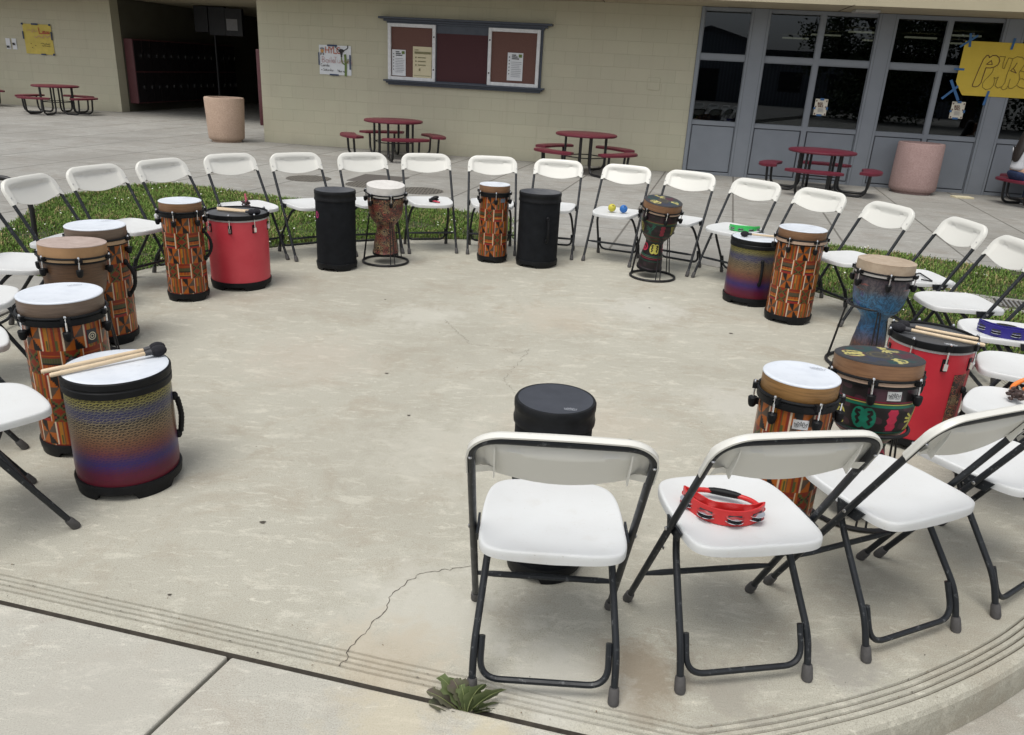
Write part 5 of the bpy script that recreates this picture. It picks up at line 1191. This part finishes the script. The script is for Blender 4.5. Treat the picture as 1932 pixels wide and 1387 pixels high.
def stand(t_label, x, y, R=.176, r=.125, h=.36, ph=0.4, loop=False):
    t = thing('drum_stand', t_label, 'drum stand', (x, y, 0), 0, 'black wire djembe stands')
    m = MB(); m.ring(R, .011, .0095, 64, 8); m.build('base_ring', M_iron, t, True)
    m = MB(); m.ring(r, h, .007, 48, 8); m.build('top_ring', M_iron, t, True)
    for k in range(3):
        a = ph+k*2*PI/3; m = MB()
        for s in (-.10, .10): m.tube([((R-.003)*math.cos(a+s), (R-.003)*math.sin(a+s), .012), (r*math.cos(a+s*.5), r*math.sin(a+s*.5), h)], .0042, 6)
        m.build('rod', M_iron, t, True)
    return t
def djembe(label, x, y, R, z_foot, H, shellmat=None, pattern=None, head=None, collar=None, lo=0, tilt=(0, 0), off=0, off2=0, headfn=None, colz=.060, band=None, mute=1.0):
    """goblet drum; origin at its foot, height H from foot to head"""
    t = thing('djembe', label, 'djembe', (x, y, z_foot), 0, 'djembes on wire stands', rot=(tilt[0], tilt[1], 0)); va = view_ang(x, y); dz = H-.545
    zh = H-colz; z1 = zh-.030
    prof = [(.098, .0), (.103, .006), (.103, .022), (.098, .03), (.092, .09), (.079, .16), (.070, .220), (.074, .245), (.092, .266), (R-.042, .286), (R-.027, .309), (R-.016, .348), (R-.008, .40), (R-.003, z1)]
    if pattern: patshell('shell', prof, 520, lambda th, z: symbols((th-va) % (2*PI), z, R-.02, off, off2, mute), t, dz=.0017)
    else: m = MB(); pp = []; 
    if not pattern:
        for (r0_, z0), (r1_, zz1) in zip(prof[:-1], prof[1:]):
            k = 4; pp += [(r0_+(r1_-r0_)*i/k, z0+(zz1-z0)*i/k) for i in range(k)]
        pp.append(prof[-1]); m.lathe(pp, 64); m.build('shell', shellmat, t, True)
    m = MB(); m.lathe([(.085, .0), (.1035, .0005), (.1045, .008), (.1035, .02)], 56); m.build('foot_rim', M_black, t, True, 40)
    m = MB(); m.lathe([(R-.003, z1), (R+.004, z1+.002), (R+.004, z1+.010), (R, z1+.011)], 64); m.build('band', M_black, t, True, 35)
    m = MB(); m.lathe([(R, z1+.011), (R+.004, z1+.012), (R+.004, zh-.004), (R, zh-.003)], 64); m.build('lower_hoop', band or M_collar_pink, t, True, 35)
    m = MB(); m.ring(R+.006, zh, .0052, 64, 8); m.build('tension_hoop', M_black, t, True)
    m = MB(); m.lathe([(R, zh-.003), (R, H-.005)], 64); m.build('wood_collar', collar or M_collar, t, True)
    if headfn: disc_pat('drum_head', R+.0006, H, t, lambda X, Y: headpat(X, Y, R, va+headfn), M_pathead)
    else: m = MB(); m.lathe([(R+.0006, H-.006), (R+.0003, H-.0025), (R-.005, H), (R-.02, H-.001), (0, H-.001)], 64); m.build('drum_head', head, t, True)
    for k in range(6): lug(t, va+lo+k*PI/3, R, zh)
    return t
# carved djembe at the back left
stand('wire stand holding the carved tan and red djembe', -1.083, 6.283, .182, .128, .395, 1.02)
djembe('carved tan and red djembe with off white head at the back left', -1.083, 6.283, .149, .072, .565, M_ornate, head=M_skinwhite, collar=M_skinwhite, band=M_collar_white, lo=.25, tilt=(rad(5), rad(1.5)))
stand('wire stand holding the leaning djembe right of the ball chair', 1.104, 6.266, .180, .128, .375, .62)
djembe('dark striped djembe with yellow symbols leaning in its stand right of the ball chair', 1.075, 6.30, .150, .068, .57, None, True, None, M_collar, .30, (rad(9), rad(4)), off=.13, off2=.02, headfn=.9, mute=.42)
stand('wire stand holding the blue tie dye djembe', 2.06, 4.40, .185, .132, .37, 2.55)
djembe('blue and plum tie dye djembe with tan head at the right', 2.075, 4.375, .155, .062, .575, M_tiedye, head=M_skintan, collar=M_skintan, band=M_collar_white, lo=.22, tilt=(rad(-1), rad(1.0)))
stand('wire stand holding the symbol djembe behind the near chairs', 1.357, 2.70, .180, .130, .37, .35)
d16 = djembe('dark djembe with green, red and yellow symbols and silver badge behind the near chairs', 1.357, 2.675, .154, .062, .57, None, True, None, M_collar, .0, (rad(-5.5), rad(-1)), off=-.108, off2=.3, headfn=.35)
badge(d16, view_ang(1.357, 2.7)+.50, .1505, .440)
m = MB(); m.tube([(.158*math.cos(a)-.012, .158*math.sin(a), .49+.0*a) for a in (2.5, 2.5)]+[], .003, 6) if False else None
stand('wire stand holding the plain brown djembe at the left', -2.235, 3.80, .176, .128, .37, .2)
djembe('plain brown djembe with wooden collar and greyish skin at the left', -2.235, 3.80, .154, .062, .562, M_brownshell, head=M_skinbrown, collar=flat('tan_collar', (.36,.21,.10), .5), band=flat('tan_hoop', (.40,.27,.15), .5), lo=.10, tilt=(rad(-2.5), rad(1)))

# ------------------------------------------------------------------ mallets and small instruments
def mallet(label, hx, hy, tx, ty, z, L=None, group='drum mallets'):
    h = Vector((hx, hy, 0)); tl = Vector((tx, ty, 0)); d = (tl-h); L = d.length; rz = math.atan2(d.y, d.x)
    t = thing('mallet', label, 'mallet', (hx, hy, z), rz, group)
    m = MB(); m.ell((0, 0, .0215), .031, .0215, .0215, 18); m.build('mallet_head', M_mallet, t, True)
    m = MB(); m.tube([(.026, 0, .0213), (.050, 0, .0200)], [.0112, .0095], 10); m.build('sleeve', M_grip, t, True)
    m = MB(); m.tube([(.050, 0, .0200), (L*.6, 0, .0132), (L-.006, 0, .0088), (L, 0, .0086)], [.0078, .0082, .0084, .0068], 10); m.build('shaft', M_stick, t, True)
mallet('black headed mallet nearer the camera on the large rainbow drum', -1.332, 2.745, -1.595, 2.485, .4632); mallet('black headed mallet behind its twin on the large rainbow drum', -1.352, 2.778, -1.640, 2.512, .4632)
mallet('black headed mallet nearer the camera on the left red drum', -1.825, 5.315, -2.10, 5.42, .5115); mallet('black headed mallet behind its twin on the left red drum', -1.805, 5.350, -2.12, 5.47, .5115)
mallet('black headed mallet lying alone on the back right rainbow drum', 1.632, 5.675, 1.93, 5.69, .4815)
mallet('black headed mallet nearer the camera on the right red drum', 1.745, 3.415, 2.055, 3.262, .5115); mallet('black headed mallet behind its twin on the right red drum', 1.785, 3.462, 2.07, 3.345, .5115)
def tambourine(label, col, loc, rz, R=.112, hgt=.045, handle_=True, gl=0):
    t = thing('tambourine', label, 'tambourine', loc, rz); mt = flat(col[0], col[1], .4, var=.06)
    def wall(P, th=.005):
        m = MB(); k = len(P); vs = []
        for i, p in enumerate(P):
            a = P[max(0, i-1)]; b = P[min(k-1, i+1)]; d = (Vector(b)-Vector(a)).normalized(); nn = Vector((-d.y, d.x))*th/2
            for q, z in ((Vector(p)+nn, 0), (Vector(p)+nn, hgt), (Vector(p)-nn, hgt), (Vector(p)-nn, 0)): vs.append((q.x, q.y, z))
        fs = [(4*i+j, 4*i+(j+1) % 4, 4*i+4+(j+1) % 4, 4*i+4+j) for i in range(k-1) for j in range(4)]+[(3, 2, 1, 0), tuple(4*(k-1)+j for j in range(4))]
        return m.add(vs, fs)
    # half moon frame: outer arc and inner wavy arc meeting at the horns
    out = [(R*math.cos(rad(a)), R*math.sin(rad(a))) for a in range(190, 352, 6)]
    inn = []
    for i in range(25):
        f = i/24; a = rad(190+f*(350-190)); q = R-.040*math.sin(PI*f)**.6-.004*math.sin(4*PI*f); inn.append((q*math.cos(a), q*math.sin(a)))
    m = wall(out); w2 = wall(inn, .004); m.add(w2.v, w2.f); m.build('frame', mt, t, True, 40)
    mj = MB(); sl = MB()
    for a in (214, 250, 290, 326):
        a = rad(a); ri = R-.006; c = Vector((ri*math.cos(a), ri*math.sin(a), hgt*.5))
        for dz in (.006, -.007): mj.lathe([(.0, .0045), (.006, .004), (.0105, .0), (.0265, -.0015), (.027, .0), (.0105, .002), (0, .0065)] if dz > 0 else [(.0, -.0045), (.006, -.004), (.0105, .0), (.0265, .0015), (.027, .0), (.0105, -.002), (0, -.0065)], 18, c=(c.x, c.y, c.z+dz))
        mj.tube([(c.x, c.y, .004), (c.x, c.y, hgt-.004)], .0018, 6)
        T = Matrix.Rotation(a, 4, 'Z'); sl.box((R-.0032, -.019, hgt*.28), (R+.0029, .019, hgt*.72), 0, T)
    mj.split('jingle', M_chrome, t, gap=.003, smooth=True, auto=30); sl.split('slot', M_ink, t)
    if handle_:
        m = MB(); hp = [(R*math.cos(rad(192)), R*math.sin(rad(192)), hgt*.5), (-.075, .018, hgt*.5), (.0, .030, hgt*.5), (.075, .018, hgt*.5), (R*math.cos(rad(348)), R*math.sin(rad(348)), hgt*.5)]
        m.tube(fillet(hp, .04, 5), .0075, 10); hd = m.build('handle', mt, t, True)
        if col[0] != 'green_plastic': m = MB(); m.tube([(-.045, .0245, hgt*.5), (-.03, .027, hgt*.5), (0, .0285, hgt*.5), (.03, .027, hgt*.5), (.045, .0245, hgt*.5)], [.0085, .0105, .0115, .0105, .0085], 10); m.build('grip', M_black, hd, True)
    return t
x, y, z = seat_pt('n2', -.02, .035); tambourine('red half moon tambourine with chrome jingles on a near chair seat', ('red_plastic', (.52,.018,.018)), (x, y+.02, .4215), rad(-18))
x, y, z = seat_pt('c12', .0, .05); tambourine('bright green half moon tambourine on a white chair seat', ('green_plastic', (.04,.46,.10)), (1.80, 6.30, .4215), rad(-8), .118, .040)
tambourine('dark blue half moon tambourine on the chair at the right edge', ('blue_plastic', (.022,.016,.20)), (2.475, 3.80, .4215), rad(-30), .125, .055)
def ball(label, col, x, y):
    t = thing('ball_shaker', label, 'ball', (x, y, .4225)); m = MB(); m.ell((0, 0, .034), .034, .034, .034, 20); m.build('ball', flat(col[0], col[1], .5), t, True)
    m = MB(); v = Vector((-.0, -.6, .55)).normalized()*.0335; m.ell((v.x+.004, v.y, v.z+.034), .006, .006, .006, 8); m.build('hole', M_ink, t, True)
ball('yellow rubber ball left of the blue one on the chair seat', ('yellow_rubber', (.52,.46,.05)), .785, 6.80); ball('blue rubber ball right of the yellow one on the chair seat', ('blue_rubber', (.015,.13,.42)), .882, 6.775)
def seedrattle(label, x, y, hcol, ang, up):
    t = thing('seed_rattle', label, 'rattle', (x, y, .424), ang); r = random.Random(int(x*100)); m = MB()
    for _ in range(26):
        p = Vector((max(-.04, min(.04, r.gauss(0, .020))), max(-.03, min(.03, r.gauss(0, .016))), min(.045, abs(r.gauss(.016, .012)))+.006)); m.ell(p, .012, .009, .007, 8, 0, Matrix.Rotation(r.uniform(0, 3), 3, 'Z') @ Matrix.Rotation(r.uniform(0, 2), 3, 'X'))
    m.build('seed_pods', flat('dark_brown_seed_pod', (.045,.024,.02), .55, var=.5, vs=60), t, True)
    m = MB()
    if up: m.tube([(0, 0, .03), (-.004, .0, .06), (-.008, 0, .10)], [.009, .009, .007], 10)
    else:
        m.tube(fillet([(.02, .0, .02), (.06, .03, .022), (.10, .03, .03), (.14, -.01, .06), (.10, -.04, .06), (.06, -.01, .03)], .03, 5), .009, 10)
    m.build('handle', flat(hcol[0], hcol[1], .45), t, True)
seedrattle('brown seed pod rattle with a pink handle on a white chair', -2.13, 6.10, ('pink_plastic', (.55,.12,.16)), .2, True)
seedrattle('dark seed pod rattle with an orange loop handle at the right edge', 1.99, 2.87, ('orange_plastic', (.75,.20,.03)), .9, False)
t = thing('castanet', 'black clapper castanet with a red handle on a white chair seat', 'castanet', (-.755, 6.83, .423), rad(-25))
m = MB(); M_ = Matrix.Rotation(rad(-28), 3, 'Y'); m.ell((0, 0, .022), .052, .035, .02, 16, 0, M_); m.ell((.0, 0, .016), .05, .036, .009, 16); m.build('clapper', M_black, t, True)
m = MB(); m.tube([(.0, -.02, .010), (.05, -.035, .008), (.085, -.045, .008)], .007, 8); m.build('handle', flat('crimson_plastic', (.45,.03,.06), .4), t, True)
t = thing('triangle', 'dark steel triangle lying on a white chair seat', 'triangle', (2.56, 4.93, .426), rad(70)); m = MB()
m.tube(fillet([(-.09, -.01, .004), (-.10, -.075, .004), (.11, -.02, .004), (-.06, .08, .004), (-.09, .03, .004)], .015, 4), .0045, 8); m.build('steel_rod', M_iron, t, True)
t = thing('shaker', 'small crimson shaker on the seat behind the brown djembe', 'shaker', (-2.80, 4.84, .424)); m = MB(); m.lathe([(0, 0), (.03, .0), (.034, .01), (.034, .05), (.028, .06), (0, .062)], 16); m.build('body', flat('crimson_shaker', (.32,.03,.06), .4), t, True, 40)

# ------------------------------------------------------------------ weed in the joint
t = thing('dandelion', 'leafy dandelion weed growing from the joint at the foot of the nearest chair', 'weed', (-.072, 1.578, -.03))
def leaf_mat(nm, a, b2):
    n = NT(nm); v = n.coord(); c = n.mix(n.ramp(n.noise(v, 30, 5), [(.35, 0), (.65, 1)]), a, b2); return n.out(c, .6)
LM = [leaf_mat('dandelion_leaf_green', (.10,.135,.05), (.15,.185,.08)), leaf_mat('dandelion_leaf_dusky', (.12,.095,.08), (.12,.135,.07)), leaf_mat('leaf_midrib', (.20,.24,.09), (.25,.28,.12))]
r = random.Random(11)
for (az, L, wd, tilt, mi) in ((140, .155, .052, 66, 0), (118, .135, .046, 72, 1), (172, .135, .050, 44, 1), (62, .12, .036, 78, 0), (35, .135, .052, 52, 0), (10, .105, .048, 32, 0), (195, .115, .046, 26, 1), (90, .11, .030, 80, 0), (345, .08, .040, 24, 0), (215, .07, .034, 34, 1), (20, .09, .05, 14, 0)):
    m = MB(); N = 13; L *= .9; az = rad(az+r.uniform(-8, 8)); cv = r.uniform(-.25, .25); ti = rad(tilt); d = Vector((math.cos(az), math.sin(az)*.35, 0)); side = Vector((-math.sin(az)*.8, math.cos(az)*.3-.55, .25)).normalized(); 
    up_ = Vector((0, 0, 1)); vs = []; mid = []
    for i in range(N+1):
        f = i/N; bend = ti*(1-.75*f*f); p = (mid[-1] if mid else Vector((d.x*.008, 0, 0)))+(d*math.cos(bend)+up_*math.sin(bend)+Vector((cv*f, -.05+.1*f, 0)))*(L/N if i else 0); mid.append(p)
        w_ = wd*(math.sin(PI*min(1, f*.92+.06))**.8)*r.choice((.55, .75, 1.0, 1.0))*(.32+.95*f if f < .72 else 1)
        if i == N: w_ = .001
        fold = Vector((0, 0, .25*w_)); back = -(d*math.cos(bend)+up_*math.sin(bend))*(.006 if (i*2) % 4 < 2 else 0)
        vs += [p+side*w_+fold-back, p, p-side*w_+fold-back]
    fs = []
    for i in range(N): fs += [(3*i, 3*i+1, 3*i+4, 3*i+3), (3*i+1, 3*i+2, 3*i+5, 3*i+4)]
    m.add(vs, fs, mi); m.tube([q+Vector((0, -.0008, .0008)) for q in mid], [.0022*(1-i/N)+.0004 for i in range(N+1)], 5, mi=2); m.build('leaf', LM, t, True, 180)

# ------------------------------------------------------------------ the seated person at the right edge
def skinned(name, joints, edges, mats, parent, sub=2):
    me = bpy.data.meshes.new(name); me.from_pydata([j[:3] for j in joints], edges, []); o = bpy.data.objects.new(name, me); C.objects.link(o); o.parent = parent
    md = o.modifiers.new('skin', 'SKIN'); md.use_smooth_shade = True
    for i, j in enumerate(joints): me.skin_vertices[0].data[i].radius = (j[3], j[4] if len(j) > 4 else j[3])
    me.skin_vertices[0].data[0].use_root = True; s = o.modifiers.new('subsurf', 'SUBSURF'); s.levels = sub; s.render_levels = sub
    me.materials.append(mats); return o
M_skin = flat('skin_tone', (.42,.25,.17), .55, var=.06); M_jean = flat('navy_jeans', (.018,.032,.085), .85, var=.25, vs=30, bump=.2); M_shirt = flat('pale_grey_top', (.50,.51,.54), .85, var=.08, vs=14, bump=.2); M_hair = flat('dark_brown_hair', (.018,.013,.011), .5, var=.4, vs=50); M_shoe = flat('dark_shoe', (.02,.02,.025), .6); M_sole = flat('white_sole', (.55,.55,.55), .6)
pr = thing('person', 'seated person with long dark hair, pale grey top and navy jeans seen from behind', 'person', (7.19, 11.80, .0), rad(-80))
# local frame: +y is the way the person faces; seat height .375
body = [(0, 0, .45, .125, .10), (0, .005, .56, .115, .085), (0, .02, .70, .125, .085), (0, .035, .80, .125, .08), (0, .05, .86, .06, .055), (0, .065, .92, .045), (0, .075, 1.00, .075, .085), (0, .08, 1.06, .072, .082),
        (-.09, .06, .425, .085), (-.12, .36, .43, .06), (-.12, .37, .22, .048), (-.12, .35, .07, .035), (-.12, .42, .04, .032), (.09, .06, .425, .085), (.11, .36, .43, .06), (.11, .38, .22, .048), (.11, .36, .07, .035), (.11, .43, .04, .032),
        (-.155, .04, .80, .05), (-.20, .12, .62, .04), (-.12, .30, .60, .031), (-.06, .35, .61, .026), (.155, .04, .80, .05), (.20, .12, .62, .04), (.12, .30, .60, .031), (.06, .36, .61, .026)]
E_ = [(0,1),(1,2),(2,3),(3,4),(4,5),(5,6),(6,7),(0,8),(8,9),(9,10),(10,11),(11,12),(0,13),(13,14),(14,15),(15,16),(16,17),(3,18),(18,19),(19,20),(20,21),(3,22),(22,23),(23,24),(24,25)]
skinned('body', body, E_, M_skin, pr)
skinned('top', [(0, .0, .50, .142, .115), (0, .005, .56, .135, .105), (0, .02, .70, .14, .10), (0, .035, .80, .135, .095), (0, .045, .85, .08, .07), (-.16, .04, .80, .062), (-.205, .12, .62, .052), (-.15, .25, .60, .042), (.16, .04, .80, .062), (.205, .12, .62, .052), (.15, .25, .60, .042)], [(0,1),(1,2),(2,3),(3,4),(3,5),(5,6),(6,7),(3,8),(8,9),(9,10)], M_shirt, pr)
skinned('jeans', [(0, -.005, .455, .15, .11), (0, 0, .50, .138, .112), (-.095, .06, .43, .10), (-.12, .36, .435, .075), (-.12, .375, .22, .06), (-.12, .355, .08, .05), (.095, .06, .43, .10), (.11, .36, .435, .075), (.11, .385, .22, .06), (.11, .365, .08, .05)], [(0,1),(0,2),(2,3),(3,4),(4,5),(0,6),(6,7),(7,8),(8,9)], M_jean, pr)
skinned('hair', [(0, .045, 1.09, .078, .085), (0, .02, 1.02, .088, .075), (0, -.035, .92, .09, .05), (0, -.07, .80, .10, .04), (0, -.085, .70, .085, .03), (0, -.09, .62, .05, .02), (-.09, -.02, .82, .05, .035), (-.13, -.01, .70, .03, .022), (-.14, .0, .60, .016)], [(0,1),(1,2),(2,3),(3,4),(4,5),(2,6),(6,7),(7,8)], M_hair, pr)
for sx in (-.12, .11):
    m = MB(); m.ell((sx, .40, .055), .045, .11, .045, 14); m.build('shoe', M_shoe, pr, True); m = MB(); m.ell((sx, .405, .018), .046, .112, .018, 14); m.build('sole', M_sole, pr, True)
m = MB()
for sx in (-.028, .028): m.ell((sx, .158, 1.035), .010, .006, .007, 8)
m.split('eye', M_ink, pr, smooth=True)
m = MB(); m.ell((0, .17, 1.005), .012, .018, .016, 8); m.build('nose', M_skin, pr, True); m = MB(); m.ell((0, .158, .972), .022, .006, .006, 8); m.build('mouth', flat('lip', (.35,.12,.10), .5), pr, True)
for sx in (-.06, .06):
    for i in range(5):
        m = MB(); dx = (i-2)*.011; L = (.045, .06, .066, .06, .05)[i]; m.tube([(sx+dx*.8, .37, .615), (sx+dx, .37+L*.6, .612), (sx+dx, .37+L, .600)], [.0085, .008, .0065], 8); m.build('finger', M_skin, pr, True)
